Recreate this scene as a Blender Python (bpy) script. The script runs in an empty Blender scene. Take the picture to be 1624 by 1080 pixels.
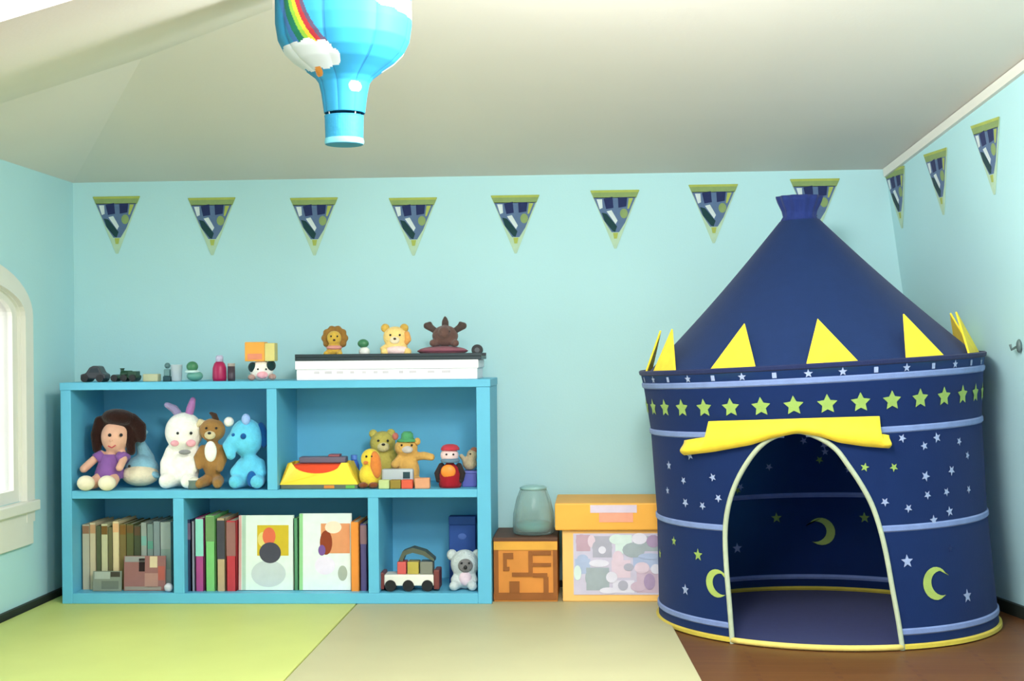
import bpy, bmesh, math, random
from mathutils import Vector, Matrix
random.seed(7)
S = bpy.context.scene
C = S.collection
PI = math.pi

# ------------------------------------------------------------------ camera
W, H, F = 1624, 1080, 2300.0
HC = 0.845                       # eye height
YAW = math.atan(132 / 2300)      # the view looks a little towards the window side
ROLL = 0.0096
HOR = 561.0
fw = Vector((-math.sin(YAW), math.cos(YAW), 0))
rt = Vector((math.cos(YAW), math.sin(YAW), 0))
up = Vector((0, 0, 1))
CAM = Vector((0, 0, HC))

def ray(px, py):
    u, v = px - 812.0, py - HOR
    c, s = math.cos(ROLL), math.sin(ROLL)
    uu, vv = u * c - v * s, u * s + v * c
    return fw + rt * (uu / F) - up * (vv / F)

def at(px, py, Y):
    d = ray(px, py); return CAM + d * (Y / d.y)

def atx(px, py, X):
    d = ray(px, py); return CAM + d * (X / d.x)

def atz(px, py, Z):
    d = ray(px, py); return CAM + d * ((Z - HC) / d.z)

def at_plane(px, py, p, n):
    d = ray(px, py); n = Vector(n); return CAM + d * ((Vector(p) - CAM).dot(n) / d.dot(n))

cd = bpy.data.cameras.new('camera'); co = bpy.data.objects.new('camera', cd); C.objects.link(co)
cd.sensor_width = 36; cd.lens = 36 * F / W; cd.sensor_fit = 'HORIZONTAL'
cd.shift_y = (HOR - 540) / W
cd.clip_start = 0.05
c, s = math.cos(ROLL), math.sin(ROLL)
# image x axis in world and image up axis in world (small roll)
ex = rt * c - up * s
ey = up * c + rt * s
M3 = Matrix((ex, ey, -fw)).transposed()
co.matrix_world = Matrix.Translation(CAM) @ M3.to_4x4()
S.camera = co

# ------------------------------------------------------------------ materials
def lin(v):
    v = v / 255.0
    return v / 12.92 if v <= .04045 else ((v + .055) / 1.055) ** 2.4

def col(rgb): return (lin(rgb[0]), lin(rgb[1]), lin(rgb[2]), 1)

MATS = {}
def M(name, rgb, rough=.7, var=.06, scale=14, bump=0.0, bscale=60, sheen=0.0, spec=.3, metal=0.0, trans=0.0, alpha=1.0):
    if name in MATS: return MATS[name]
    m = bpy.data.materials.new(name); m.use_nodes = True
    nt = m.node_tree; b = nt.nodes['Principled BSDF']
    tc = nt.nodes.new('ShaderNodeTexCoord')
    nz = nt.nodes.new('ShaderNodeTexNoise'); nz.inputs['Scale'].default_value = scale; nz.inputs['Detail'].default_value = 3
    nt.links.new(tc.outputs['Object'], nz.inputs['Vector'])
    rp = nt.nodes.new('ShaderNodeValToRGB')
    cc = col(rgb)
    rp.color_ramp.elements[0].position = .3; rp.color_ramp.elements[1].position = .7
    rp.color_ramp.elements[0].color = (cc[0] * (1 - var), cc[1] * (1 - var), cc[2] * (1 - var), 1)
    rp.color_ramp.elements[1].color = (min(1, cc[0] * (1 + var)), min(1, cc[1] * (1 + var)), min(1, cc[2] * (1 + var)), 1)
    nt.links.new(nz.outputs['Fac'], rp.inputs['Fac']); nt.links.new(rp.outputs['Color'], b.inputs['Base Color'])
    b.inputs['Roughness'].default_value = rough; b.inputs['Metallic'].default_value = metal
    b.inputs['Specular IOR Level'].default_value = spec
    if sheen: b.inputs['Sheen Weight'].default_value = sheen
    if trans: b.inputs['Transmission Weight'].default_value = trans
    if bump:
        n2 = nt.nodes.new('ShaderNodeTexNoise'); n2.inputs['Scale'].default_value = bscale; n2.inputs['Detail'].default_value = 4
        nt.links.new(tc.outputs['Object'], n2.inputs['Vector'])
        bp = nt.nodes.new('ShaderNodeBump'); bp.inputs['Strength'].default_value = bump; bp.inputs['Distance'].default_value = .004
        nt.links.new(n2.outputs['Fac'], bp.inputs['Height']); nt.links.new(bp.outputs['Normal'], b.inputs['Normal'])
    MATS[name] = m; return m

def fur(name, rgb): return M('plush_' + name, rgb, .95, .10, 40, .7, 170, .2, .1)
def plastic(name, rgb): return M('plastic_' + name, rgb, .4, .03, 20, 0, 60, 0, .4)
def paper(name, rgb): return M('paper_' + name, rgb, .7, .04, 30, 0, 60, 0, .25)
def cloth(name, rgb): return M('cloth_' + name, rgb, .85, .06, 30, .25, 240, .1, .15)

WALL = M('aqua_wall_paint', (180, 222, 226), .85, .015, 3, .08, 140, 0, .15)
CEIL = M('ceiling_paint', (224, 220, 213), .9, .015, 2, .08, 120, 0, .1)
WHITE_TRIM = M('white_trim_paint', (226, 226, 216), .5, .02, 8)
GAP_SHADE = M('gap_shade', (40, 48, 42), .6, .1, 12)  # near-black colour standing for the shadow where wall meets floor
SHELF = M('sky_blue_shelf_paint', (98, 184, 216), .45, .03, 6, .04, 90, 0, .35)
SHELF_BACK = M('blue_back_board', (104, 190, 226), .6, .04, 5)

# ------------------------------------------------------------------ mesh builder (works in world coordinates)
class MB:
    def __init__(self): self.v = []; self.f = []; self.mi = []; self.mats = []
    def m(self, mat):
        if mat not in self.mats: self.mats.append(mat)
        return self.mats.index(mat)
    def add(self, vs, fs, mat):
        o = len(self.v); k = self.m(mat)
        self.v += [Vector(p) for p in vs]
        for f in fs: self.f.append([o + i for i in f]); self.mi.append(k)
        return self
    def box(self, c, s, mat, R=None, taper=(1, 1)):
        c = Vector(c); vs = []
        for z in (-.5, .5):
            tx, ty = taper if z > 0 else (1, 1)
            for x, y in ((-.5, -.5), (.5, -.5), (.5, .5), (-.5, .5)):
                p = Vector((x * s[0] * tx, y * s[1] * ty, z * s[2]))
                if R is not None: p = R @ p
                vs.append(c + p)
        return self.add(vs, [(3, 2, 1, 0), (4, 5, 6, 7), (0, 1, 5, 4), (1, 2, 6, 5), (2, 3, 7, 6), (3, 0, 4, 7)], mat)
    def box2(self, a, b, mat):
        a, b = Vector(a), Vector(b); return self.box((a + b) / 2, [abs(b[i] - a[i]) for i in range(3)], mat)
    def ell(self, c, r, mat, R=None, n=20, k=12):
        c = Vector(c); vs = [Vector((0, 0, -r[2]))]
        for j in range(1, k):
            t = -PI / 2 + PI * j / k
            for i in range(n):
                a = 2 * PI * i / n
                vs.append(Vector((r[0] * math.cos(t) * math.cos(a), r[1] * math.cos(t) * math.sin(a), r[2] * math.sin(t))))
        vs.append(Vector((0, 0, r[2])))
        if R is not None: vs = [R @ p for p in vs]
        vs = [c + p for p in vs]; fs = []
        for i in range(n): fs.append((0, 1 + (i + 1) % n, 1 + i))
        for j in range(k - 2):
            for i in range(n):
                a, b = 1 + j * n + i, 1 + j * n + (i + 1) % n
                fs.append((a, b, b + n, a + n))
        L = len(vs) - 1
        for i in range(n): fs.append((L, 1 + (k - 2) * n + i, 1 + (k - 2) * n + (i + 1) % n))
        return self.add(vs, fs, mat)
    def tube(self, pts, rad, mat, n=10, caps=True, closed=False):
        pts = [Vector(p) for p in pts]; N = len(pts)
        rr = rad if isinstance(rad, (list, tuple)) else [rad] * N
        vs = []; pu = None
        for i, p in enumerate(pts):
            if closed: t = pts[(i + 1) % N] - pts[i - 1]
            else: t = pts[min(i + 1, N - 1)] - pts[max(i - 1, 0)]
            t.normalize()
            if pu is None: pu = t.orthogonal().normalized()
            u = (pu - t * pu.dot(t))
            if u.length < 1e-6: u = t.orthogonal()
            u.normalize(); pu = u; w = t.cross(u)
            for k in range(n):
                a = 2 * PI * k / n; vs.append(p + (u * math.cos(a) + w * math.sin(a)) * rr[i])
        fs = []
        for i in range(N if closed else N - 1):
            j = (i + 1) % N
            for k in range(n):
                l = (k + 1) % n; fs.append((i * n + k, i * n + l, j * n + l, j * n + k))
        if caps and not closed:
            fs.append(tuple(reversed(range(n)))); fs.append(tuple((N - 1) * n + k for k in range(n)))
        return self.add(vs, fs, mat)
    def lathe(self, c, prof, mat, n=32, cap=True, rf=None):
        c = Vector(c); vs = []; fs = []
        for (r, z) in prof:
            for i in range(n):
                a = 2 * PI * i / n; q = r * (rf(a, z) if rf else 1)
                vs.append(c + Vector((q * math.cos(a), q * math.sin(a), z)))
        for j in range(len(prof) - 1):
            for i in range(n):
                k = (i + 1) % n; fs.append((j * n + i, j * n + k, (j + 1) * n + k, (j + 1) * n + i))
        if cap:
            fs.append(tuple(reversed(range(n)))); fs.append(tuple((len(prof) - 1) * n + i for i in range(n)))
        return self.add(vs, fs, mat)
    def prism(self, pts, off, mat):
        """closed polygon of world points pushed along off"""
        pts = [Vector(p) for p in pts]; n = len(pts); off = Vector(off)
        fs = [tuple(range(n)), tuple(reversed(range(n, 2 * n)))]
        for i in range(n): j = (i + 1) % n; fs.append((i, i + n, j + n, j))
        return self.add(pts + [p + off for p in pts], fs, mat)
    def poly(self, pts, mat): return self.add(pts, [tuple(range(len(pts)))], mat)
    def build(self, name, parent=None, origin=None, smooth=False, bevel=0, remesh=0, solid=0, subsurf=0):
        o0 = Vector(origin) if origin is not None else (root_loc(parent) if parent else Vector((0, 0, 0)))
        me = bpy.data.meshes.new(name)
        me.from_pydata([p - o0 for p in self.v], [], self.f); me.update()
        for m in self.mats: me.materials.append(m)
        me.polygons.foreach_set('material_index', self.mi)
        bm = bmesh.new(); bm.from_mesh(me); bmesh.ops.recalc_face_normals(bm, faces=bm.faces); bm.to_mesh(me); bm.free()
        ob = bpy.data.objects.new(name, me); C.objects.link(ob)
        if parent is not None: ob.parent = parent
        elif origin is not None: ob.location = o0
        if remesh:
            md = ob.modifiers.new('r', 'REMESH'); md.mode = 'VOXEL'; md.voxel_size = remesh; md.use_smooth_shade = True
            ms = ob.modifiers.new('s', 'SMOOTH'); ms.factor = .5; ms.iterations = 6
            dg = bpy.context.evaluated_depsgraph_get()
            nm = bpy.data.meshes.new_from_object(ob.evaluated_get(dg)); ob.modifiers.clear()
            nm.name = name
            ob.data = nm
            if not nm.materials: nm.materials.append(self.mats[0])
            smooth = True
        if smooth:
            for p in ob.data.polygons: p.use_smooth = True
        if bevel:
            md = ob.modifiers.new('bevel', 'BEVEL'); md.width = bevel; md.segments = 2; md.limit_method = 'ANGLE'
        if solid:
            md = ob.modifiers.new('solid', 'SOLIDIFY'); md.thickness = solid; md.offset = 0
        if subsurf:
            md = ob.modifiers.new('sub', 'SUBSURF'); md.levels = subsurf; md.render_levels = subsurf
        return ob

ROOTS = {}
def root_loc(o):
    while o.parent is not None: o = o.parent
    return Vector(o.location)

def tag(o, label, cat, group=None):
    o['label'] = label; o['category'] = cat
    if group: o['group'] = group
    return o

def thing(name, label, cat, loc, group=None):
    o = bpy.data.objects.new(name, None); C.objects.link(o); o.location = Vector(loc); o.empty_display_size = .05
    return tag(o, label, cat, group)

def struct(o): o['kind'] = 'structure'; return o

# ------------------------------------------------------------------ the room
XL, YB, ZT = -1.90, 5.20, 1.485
TB, TL = .165, .31                        # slopes of the two ceiling planes
XC, SPL, LEAN = 1.03, .20, .13            # the wall by the tent: corner, splay, lean
def xr(y, z): return XC + SPL * (YB - y) + LEAN * (ZT - z)
def ztop_b(y): return ZT + TB * (YB - y)

def floor_mat():
    m = bpy.data.materials.new('brown_floor_boards'); m.use_nodes = True; nt = m.node_tree; b = nt.nodes['Principled BSDF']
    tc = nt.nodes.new('ShaderNodeTexCoord'); mp = nt.nodes.new('ShaderNodeMapping'); mp.inputs['Scale'].default_value = (1.2, 9, 1)
    br = nt.nodes.new('ShaderNodeTexBrick'); br.inputs['Color1'].default_value = col((118, 76, 38)); br.inputs['Color2'].default_value = col((110, 68, 34))
    br.inputs['Mortar'].default_value = col((104, 62, 36)); br.inputs['Mortar Size'].default_value = .008; br.inputs['Scale'].default_value = 1.0
    nz = nt.nodes.new('ShaderNodeTexNoise'); nz.inputs['Scale'].default_value = 6
    mx = nt.nodes.new('ShaderNodeMixRGB'); mx.blend_type = 'MULTIPLY'; mx.inputs['Fac'].default_value = .25
    L = nt.links
    L.new(tc.outputs['Object'], mp.inputs['Vector']); L.new(mp.outputs['Vector'], br.inputs['Vector']); L.new(mp.outputs['Vector'], nz.inputs['Vector'])
    L.new(br.outputs['Color'], mx.inputs['Color1']); L.new(nz.outputs['Fac'], mx.inputs['Color2']); L.new(mx.outputs['Color'], b.inputs['Base Color'])
    b.inputs['Roughness'].default_value = .45
    return m

struct(MB().box2((-3.2, -1.0, -.1), (3.2, YB + .1, 0), floor_mat()).build('floor'))
# back wall
b = MB(); b.prism([(XL - .1, YB, -.02), (xr(YB, -.02) + .3, YB, -.02), (XC + .3, YB, ZT + .02), (XL - .1, YB, ZT + .02)], (0, .1, 0), WALL)
struct(b.build('wall_back'))
# wall by the tent
b = MB(); YN = 1.2
q = [(xr(YB + .05, -.02), YB + .05, -.02), (xr(YN, -.02), YN, -.02), (xr(YN, ztop_b(YN)), YN, ztop_b(YN) + .01), (xr(YB + .05, ZT), YB + .05, ZT + .01)]
b.prism(q, (.1, .02, 0), WALL); struct(b.build('wall_right'))
# wall with the window: arched opening
WY0, WY1, WZ0 = 3.745, 4.70, .372        # opening
def arch(y, hw, base, rise, yc=(3.745 + 4.70) / 2):
    d = min(1, abs(y - yc) / hw); return base + rise * math.sqrt(max(0, 1 - d * d))
def arch_pts(y0, y1, base, rise, n=24):
    hw = (y1 - y0) / 2; yc = (y0 + y1) / 2
    return [(yc - hw * math.cos(PI * i / n), base + rise * math.sin(PI * i / n)) for i in range(n + 1)]
ap = arch_pts(WY0, WY1, .985, .115)
b = MB(); xo = (-.12, 0, 0)
b.prism([(XL, YN, 0), (XL, WY0, 0), (XL, WY0, ZT), (XL, YN, ZT)], xo, WALL)
b.prism([(XL, WY1, 0), (XL, YB, 0), (XL, YB, ZT), (XL, WY1, ZT)], xo, WALL)
b.prism([(XL, WY0, 0), (XL, WY1, 0), (XL, WY1, WZ0), (XL, WY0, WZ0)], xo, WALL)
for i in range(len(ap) - 1):
    (y0, z0), (y1, z1) = ap[i], ap[i + 1]
    b.prism([(XL, y0, z0), (XL, y1, z1), (XL, y1, ZT), (XL, y0, ZT)], xo, WALL)
struct(b.build('wall_left'))

# ceiling: back slope, window-side slope, and the raised part above them
nB = Vector((0, TB, 1)); pB = Vector((0, YB, ZT))
nL = Vector((-TL, 0, 1)); pL = Vector((XL, 0, ZT))
A0 = Vector((XL, YB, ZT)); hd = Vector((TB / TL, -1, TB))
best = None
for i in range(400):
    p = A0 + hd * (i * .01); d = p - CAM
    vv = -(d.dot(up)) / d.dot(fw) * F
    if best is None or abs(HOR + vv - 86) < best[0]: best = (abs(HOR + vv - 86), p)
P2 = best[1]
P1 = at_plane(-110, 200, pL, nL)
P3 = at_plane(432, 14, pB, nB)
e = (P3 - P2); P4 = P2 + e * ((P2.y - 1.3) / max(.05, (P2.y - P3.y))) if P3.y < P2.y - .05 else P2 + e * 4
YE = min(P4.y, 1.3)
b = MB()
def slab(pts, mat=CEIL): b.prism(pts, (0, 0, .06), mat)
Rend = Vector((xr(YN, ztop_b(YN)) + .1, YN, ztop_b(YN)))
He = A0 + hd * (YB - YN)
slab([A0, Vector((XC + .12, YB, ZT)), Rend, He])
slab([A0, He, Vector((XL, YN, ZT))])
# dropped soffit crossing the hip, lower towards the viewer
nD = (P2 - P1).cross(P3 - P1).normalized()
far = [P1 + (P1 - P2) * .08, P2, P3]
near = [at_plane(x_, 35 - x_ * .304, P2, nD) for x_ in (432, 258, 115, 0, -110)]
b.prism(far + near, (0, 0, .30), CEIL)
struct(b.build('ceiling'))
# crown trim, then dark strips painted for the gap shadow at the floor
b = MB()
ptsA = [Vector((xr(y, ztop_b(y) - .014) - .006, y, ztop_b(y) - .014)) for y in (5.19, 1.25)]
for (y0, y1) in ((5.19, 1.25),):
    v = []
    for y in (y0, y1):
        z = ztop_b(y)
        v += [Vector((xr(y, z - .03) - .012, y, z - .030)), Vector((xr(y, z) - .012, y, z - .002)), Vector((xr(y, z) + .01, y, z - .002)), Vector((xr(y, z - .03) + .01, y, z - .030))]
    b.add(v, [(0, 1, 2, 3), (7, 6, 5, 4), (0, 4, 5, 1), (1, 5, 6, 2), (2, 6, 7, 3), (3, 7, 4, 0)], WHITE_TRIM)
struct(b.build('trim_1'))
struct(MB().box2((XL, YN, .0), (XL + .014, YB, .032), GAP_SHADE).build('gap_shade_left'))  # low dark strip drawn as the gap shadow under this wall
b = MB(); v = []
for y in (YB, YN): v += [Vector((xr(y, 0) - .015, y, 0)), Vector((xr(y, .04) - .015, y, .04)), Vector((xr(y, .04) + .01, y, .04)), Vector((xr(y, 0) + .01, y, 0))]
b.add(v, [(0, 1, 2, 3), (7, 6, 5, 4), (0, 4, 5, 1), (1, 5, 6, 2), (2, 6, 7, 3), (3, 7, 4, 0)], GAP_SHADE)
struct(b.build('gap_shade_right'))  # shadow line at the wall foot, built as a dark strip
struct(MB().box2((XL, YB - .014, 0), (xr(YB, 0), YB, .032), GAP_SHADE).build('floor_strip_back'))  # same shade-coloured strip continued behind the shelf

# window
win = bpy.data.objects.new('window_1', None); C.objects.link(win); win.location = (XL, (WY0 + WY1) / 2, WZ0); win['kind'] = 'structure'
b = MB()
oc = arch_pts(WY0 - .065, WY1 + .065, .985, .185); ic = arch_pts(WY0, WY1, .985, .115)
ring_o = [(WY0 - .065, .30)] + oc + [(WY1 + .065, .30)]; ring_i = [(WY0, .30)] + ic + [(WY1, .30)]
for i in range(len(ring_o) - 1):
    b.prism([(XL + .001, *ring_o[i]), (XL + .001, *ring_o[i + 1]), (XL + .001, *ring_i[i + 1]), (XL + .001, *ring_i[i])], (.018, 0, 0), WHITE_TRIM)
b.build('casing', win)
b = MB()
i2 = arch_pts(WY0 + .045, WY1 - .045, .985, .09); r1 = [(WY0, WZ0)] + ic + [(WY1, WZ0)]; r2 = [(WY0 + .045, WZ0)] + i2 + [(WY1 - .045, WZ0)]
for i in range(len(r1) - 1):
    b.prism([(XL - .008, *r1[i]), (XL - .008, *r1[i + 1]), (XL - .008, *r2[i + 1]), (XL - .008, *r2[i])], (-.03, 0, 0), WHITE_TRIM)
b.box2((XL - .038, WY0 + .045, WZ0), (XL - .008, WY1 - .045, WZ0 + .04), WHITE_TRIM)
b.box2((XL - .036, (WY0 + WY1) / 2 - .015, WZ0), (XL - .010, (WY0 + WY1) / 2 + .015, 1.07), WHITE_TRIM)
b.build('window_frame', win)
b = MB(); jc = [(WY0 + .004, WZ0)] + arch_pts(WY0 + .004, WY1 - .004, .985, .111) + [(WY1 - .004, WZ0)]
for i in range(len(r1) - 1):
    b.prism([(XL + .002, *r1[i]), (XL + .002, *r1[i + 1]), (XL + .002, *jc[i + 1]), (XL + .002, *jc[i])], (-.122, 0, 0), WHITE_TRIM)
b.build('jamb', win)
gm = bpy.data.materials.new('window_glass'); gm.use_nodes = True
g = gm.node_tree.nodes['Principled BSDF']; g.inputs['Transmission Weight'].default_value = 1; g.inputs['Roughness'].default_value = .0; g.inputs['IOR'].default_value = 1.01
b = MB(); pp = [(WY0 + .03, WZ0 + .02)] + arch_pts(WY0 + .03, WY1 - .03, .985, .10) + [(WY1 - .03, WZ0 + .02)]
b.prism([(XL - .022, y, z) for y, z in pp], (-.004, 0, 0), gm); b.build('pane', win)
b = MB(); b.box2((XL - .03, WY0 - .075, WZ0 - .035), (XL + .035, WY1 + .075, WZ0), WHITE_TRIM); b.build('window_sill', win, bevel=.004)
b = MB(); b.box2((XL + .001, WY0 - .06, .225), (XL + .016, WY1 + .06, WZ0 - .036), WHITE_TRIM); b.build('apron', win, bevel=.003)

# ------------------------------------------------------------------ play mat
MT = .012
g1, g2 = atz(1041, 945, MT), atz(1114, 1080, MT)
er = (g2 - g1) / (g2.y - g1.y)
def xe(y): return g1.x + er.x * (y - g1.y)
sm = atz(466, 1062, MT); sx = sm.x
mat = thing('play_mat', 'folding floor mat with one lime green panel and one cream panel', 'mat', (sx, 4.2, 0))
LIME = M('lime_vinyl', (206, 214, 124), .5, .03, 4, .06, 120); CREAM = M('cream_vinyl', (190, 185, 144), .5, .03, 4, .06, 120)
b = MB(); b.prism([(XL + .02, 2.6, .001), (sx - .002, 2.6, .001), (sx - .002, 5.17, .001), (XL + .02, 5.17, .001)], (0, 0, MT - .001), LIME)
o = b.build('panel', mat, bevel=.003); o['label'] = 'lime green mat panel'
b = MB(); b.prism([(sx + .002, 2.6, .001), (xe(2.6), 2.6, .001), (xe(5.0), 5.0, .001), (xe(5.0), 5.17, .001), (sx + .002, 5.17, .001)], (0, 0, MT - .001), CREAM)
o = b.build('panel', mat, bevel=.003); o['label'] = 'cream mat panel'

# ------------------------------------------------------------------ shelf unit
YS, YK = 4.82, 5.165
def SX(px, py=780): return at(px, py, YS).x
def SZ(py, px=440): return at(px, py, YS).z
x0, x1 = SX(97), SX(778.5); zt = SZ(604); zm0, zm1 = SZ(790), SZ(777); zb1 = SZ(941)
TH = SX(440, 700) - SX(424, 700)
shelf = thing('cubby_shelf', 'low sky blue cubby shelf of five compartments against the aqua wall', 'shelf', ((x0 + x1) / 2, (YS + YK) / 2, MT))
pt = .036
b = MB(); b.box2((x0, YS, MT), (x0 + pt, YK, zt - .026), SHELF); b.build('side_panel', shelf, bevel=.002)
b = MB(); b.box2((x1 - .046, YS, MT), (x1, YK, zt - .026), SHELF); b.build('side_panel', shelf, bevel=.002)
b = MB(); b.box2((x0 - .002, YS - .002, zt - .026), (x1 + .002, YK, zt), SHELF); b.build('top_board', shelf, bevel=.002)
b = MB(); b.box2((x0 + pt, YS, zm0), (x1 - .046, YK - .012, zm1), SHELF); b.build('middle_board', shelf, bevel=.002)
b = MB(); b.box2((x0 + pt, YS, MT), (x1 - .046, YK - .012, zb1), SHELF); b.build('bottom_board', shelf, bevel=.002)
for (a, c_, z0, z1) in ((424, 440, zm1, zt - .026), (274, 291, zb1, zm0), (583, 600, zb1, zm0)):
    b = MB(); b.box2((SX(a), YS, z0), (SX(c_), YK - .012, z1), SHELF); b.build('divider', shelf, bevel=.002)
b = MB(); b.box2((x0 + pt, YK - .012, zb1), (x1 - .046, YK, zt - .026), SHELF_BACK); b.build('back_panel', shelf)

# ------------------------------------------------------------------ helpers for toys: sizes in photo pixels at a depth Y
def k(Y): return Y / F * 1.0
def P(px, py, Y): return at(px, py, Y)
def blob(b, px, py, rx, ry, Y, mat, d=None, rot=0, n=20):
    kk = k(Y); d = d if d is not None else min(rx, ry) * kk
    R = Matrix.Rotation(rot, 3, 'Y') if rot else None
    b.ell(P(px, py, Y), (rx * kk, d, ry * kk), mat, R, n)
def limb(b, pts, Y, mat, n=10):
    """pts: (px,py,r_px[,dy])"""
    b.tube([P(p[0], p[1], Y) + Vector((0, p[3] if len(p) > 3 else 0, 0)) for p in pts], [p[2] * k(Y) for p in pts], mat, n)
    for p in (pts[0], pts[-1]):
        b.ell(P(p[0], p[1], Y) + Vector((0, p[3] if len(p) > 3 else 0, 0)), [p[2] * k(Y)] * 3, mat, None, 12, 8)
def outl(pts, Y): return [P(a, c_, Y) for a, c_ in pts]

BLACK = plastic('black', (24, 26, 28)); 
def eye(par, px, py, r, Y, m=None, nm='eye'):
    b = MB(); blob(b, px, py, r, r, Y, m or BLACK, n=12); return b.build(nm, par, smooth=True)

zmid = zm1; zbot = zb1; ztop = zt
def base(px, Y, z): 
    p = at(px, 780, Y); return Vector((p.x, Y, z))
# pixel row at which a given height appears at depth Y near column px
def row(px, z, Y):
    lo, hi = 0.0, 1080.0
    for _ in range(40):
        mid = (lo + hi) / 2
        if at(px, mid, Y).z > z: lo = mid
        else: hi = mid
    return lo

#---- doll
Y = 4.905; rb = row(185, zmid, Y)
skin = cloth('doll_skin', (226, 176, 150)); 
d = thing('rag_doll', 'seated rag doll with dark brown hair and purple dress', 'doll', base(180, Y, zmid))
b = MB()
blob(b, 183, 692, 23, 27, Y, skin, .045, .12)
limb(b, [(178, 714, 8), (172, 735, 10)], Y, skin)
limb(b, [(160, 720, 7), (148, 732, 7, -.02), (140, 742, 7, -.045)], Y, skin)
limb(b, [(194, 718, 7), (199, 728, 6.5, -.02), (197, 740, 6.5, -.05)], Y, skin)
limb(b, [(166, 752, 10, 0), (158, rb - 11, 10.5, -.05), (152, rb - 11, 10.5, -.085)], Y, skin)
limb(b, [(184, 752, 10, 0), (184, rb - 11, 10.5, -.05), (184, rb - 11, 10.5, -.085)], Y, skin)
body = b.build('body', d, remesh=.005)
b = MB(); hm = fur('dark_brown_hair', (44, 24, 20))
blob(b, 186, 680, 34, 32, Y + .028, hm, .052)
blob(b, 188, 662, 27, 14, Y - .002, hm, .047, .1)
limb(b, [(158, 668, 9, .0), (152, 690, 9, .0), (154, 712, 8, .0)], Y, hm)
limb(b, [(208, 666, 11, .01), (220, 678, 12, .01), (222, 694, 9, .01)], Y, hm)
limb(b, [(206, 690, 8, .0), (208, 715, 8, .0)], Y, hm)
b.build('hair', d, remesh=.005)
b = MB(); dm = cloth('purple_dress', (136, 92, 160))
b.lathe(P(174, rb - 16, Y), [(.050, 0), (.048, .02), (.038, .05), (.03, .072), (.022, .083)], dm, 24, True, lambda a, z: 1 + .06 * math.sin(9 * a))
b.tube([P(164, 721, Y), P(155, 729, Y) + Vector((0, -.012, 0))], [.020, .024], dm, 12)
b.tube([P(190, 721, Y), P(200, 729, Y) + Vector((0, -.012, 0))], [.020, .024], dm, 12)
b.build('dress', d, smooth=True)
b = MB(); wm = cloth('cream_socks', (236, 226, 196))
for xx in (151, 184): b.ell(P(xx, rb - 12, Y) + Vector((0, -.092, 0)), (.03, .024, .026), wm)
b.build('bootie', d, smooth=True)
for xx in (174, 192): eye(d, xx, 690, 2.8, Y - .044)
b = MB(); b.ell(P(183, 697, Y) + Vector((0, -.046, 0)), (.005, .005, .004), skin); b.build('nose', d, smooth=True)
b = MB(); b.tube([P(177, 706, Y) + Vector((0, -.037, 0)), P(183, 709, Y) + Vector((0, -.037, 0)), P(189, 705, Y) + Vector((0, -.037, 0))], .002, cloth('red_thread', (190, 70, 80)), 6); b.build('mouth', d)

#---- whale
Y = 4.955
d = thing('plush_whale', 'pale blue plush whale with cream belly beside the rag doll', 'soft toy', base(220, Y, zmid)); rb = row(220, zmid, Y)
b = MB(); bl = fur('pale_blue', (136, 186, 206))
blob(b, 225, rb - 27, 28, 24, Y, bl, .05)
limb(b, [(232, rb - 44, 14), (224, rb - 66, 9), (218, rb - 80, 6)], Y + .02, bl)
blob(b, 210, rb - 84, 11, 5, Y + .02, bl, .014, .5); blob(b, 226, rb - 84, 11, 5, Y + .02, bl, .014, -.5)
b.build('body', d, remesh=.005)
b = MB(); blob(b, 223, rb - 19, 30, 18, Y - .016, fur('cream', (232, 220, 190)), .056); b.build('belly', d, smooth=True)['label'] = 'cream belly'
eye(d, 205, rb - 33, 2.2, Y - .048)
b = MB(); blob(b, 245, rb - 20, 12, 5, Y - .03, bl, .02, .5); b.build('fin', d, smooth=True)

#---- white bunny
Y = 4.92; rb = row(290, zmid, Y)
wf = fur('white', (244, 242, 232)); pf = fur('lilac', (176, 118, 176))
d = thing('plush_bunny', 'white plush bunny with lilac ears in the upper compartment', 'soft toy', base(292, Y, zmid))
b = MB()
blob(b, 292, 685, 31, 32, Y, wf, .055)
blob(b, 290, rb - 30, 27, 29, Y, wf, .05)
limb(b, [(272, 715, 10), (266, 735, 10, -.02), (268, 748, 9, -.04)], Y, wf)
limb(b, [(308, 715, 10), (314, 730, 10, -.02), (310, 742, 9, -.04)], Y, wf)
limb(b, [(278, rb - 14, 13, 0), (272, rb - 13, 12.5, -.06)], Y, wf)
limb(b, [(302, rb - 14, 13, 0), (306, rb - 13, 12.5, -.06)], Y, wf)
b.build('body', d, remesh=.005)
b = MB(); limb(b, [(299, 660, 7), (303, 645, 7), (306, 634, 5)], Y, pf); b.build('ear', d, remesh=.004)['label'] = 'upright lilac ear'
b = MB(); limb(b, [(285, 660, 7), (276, 648, 7), (266, 642, 5, -.01)], Y, fur('grey_lilac', (150, 140, 176))); b.build('ear', d, remesh=.004)['label'] = 'grey lilac ear bent sideways'
pk = fur('pink', (238, 172, 182))
b = MB(); blob(b, 303, 703, 8, 6, Y - .048, pk, .01); b.build('cheek', d, smooth=True)
b = MB(); blob(b, 277, 703, 7, 5, Y - .048, pk, .01); b.build('cheek', d, smooth=True)
for xx in (282, 303): eye(d, xx, 687, 2.5, Y - .052)
b = MB(); blob(b, 293, 717, 10, 4, Y - .05, fur('grey', (150, 150, 150)), .012); b.build('bow', d, smooth=True)

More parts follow.
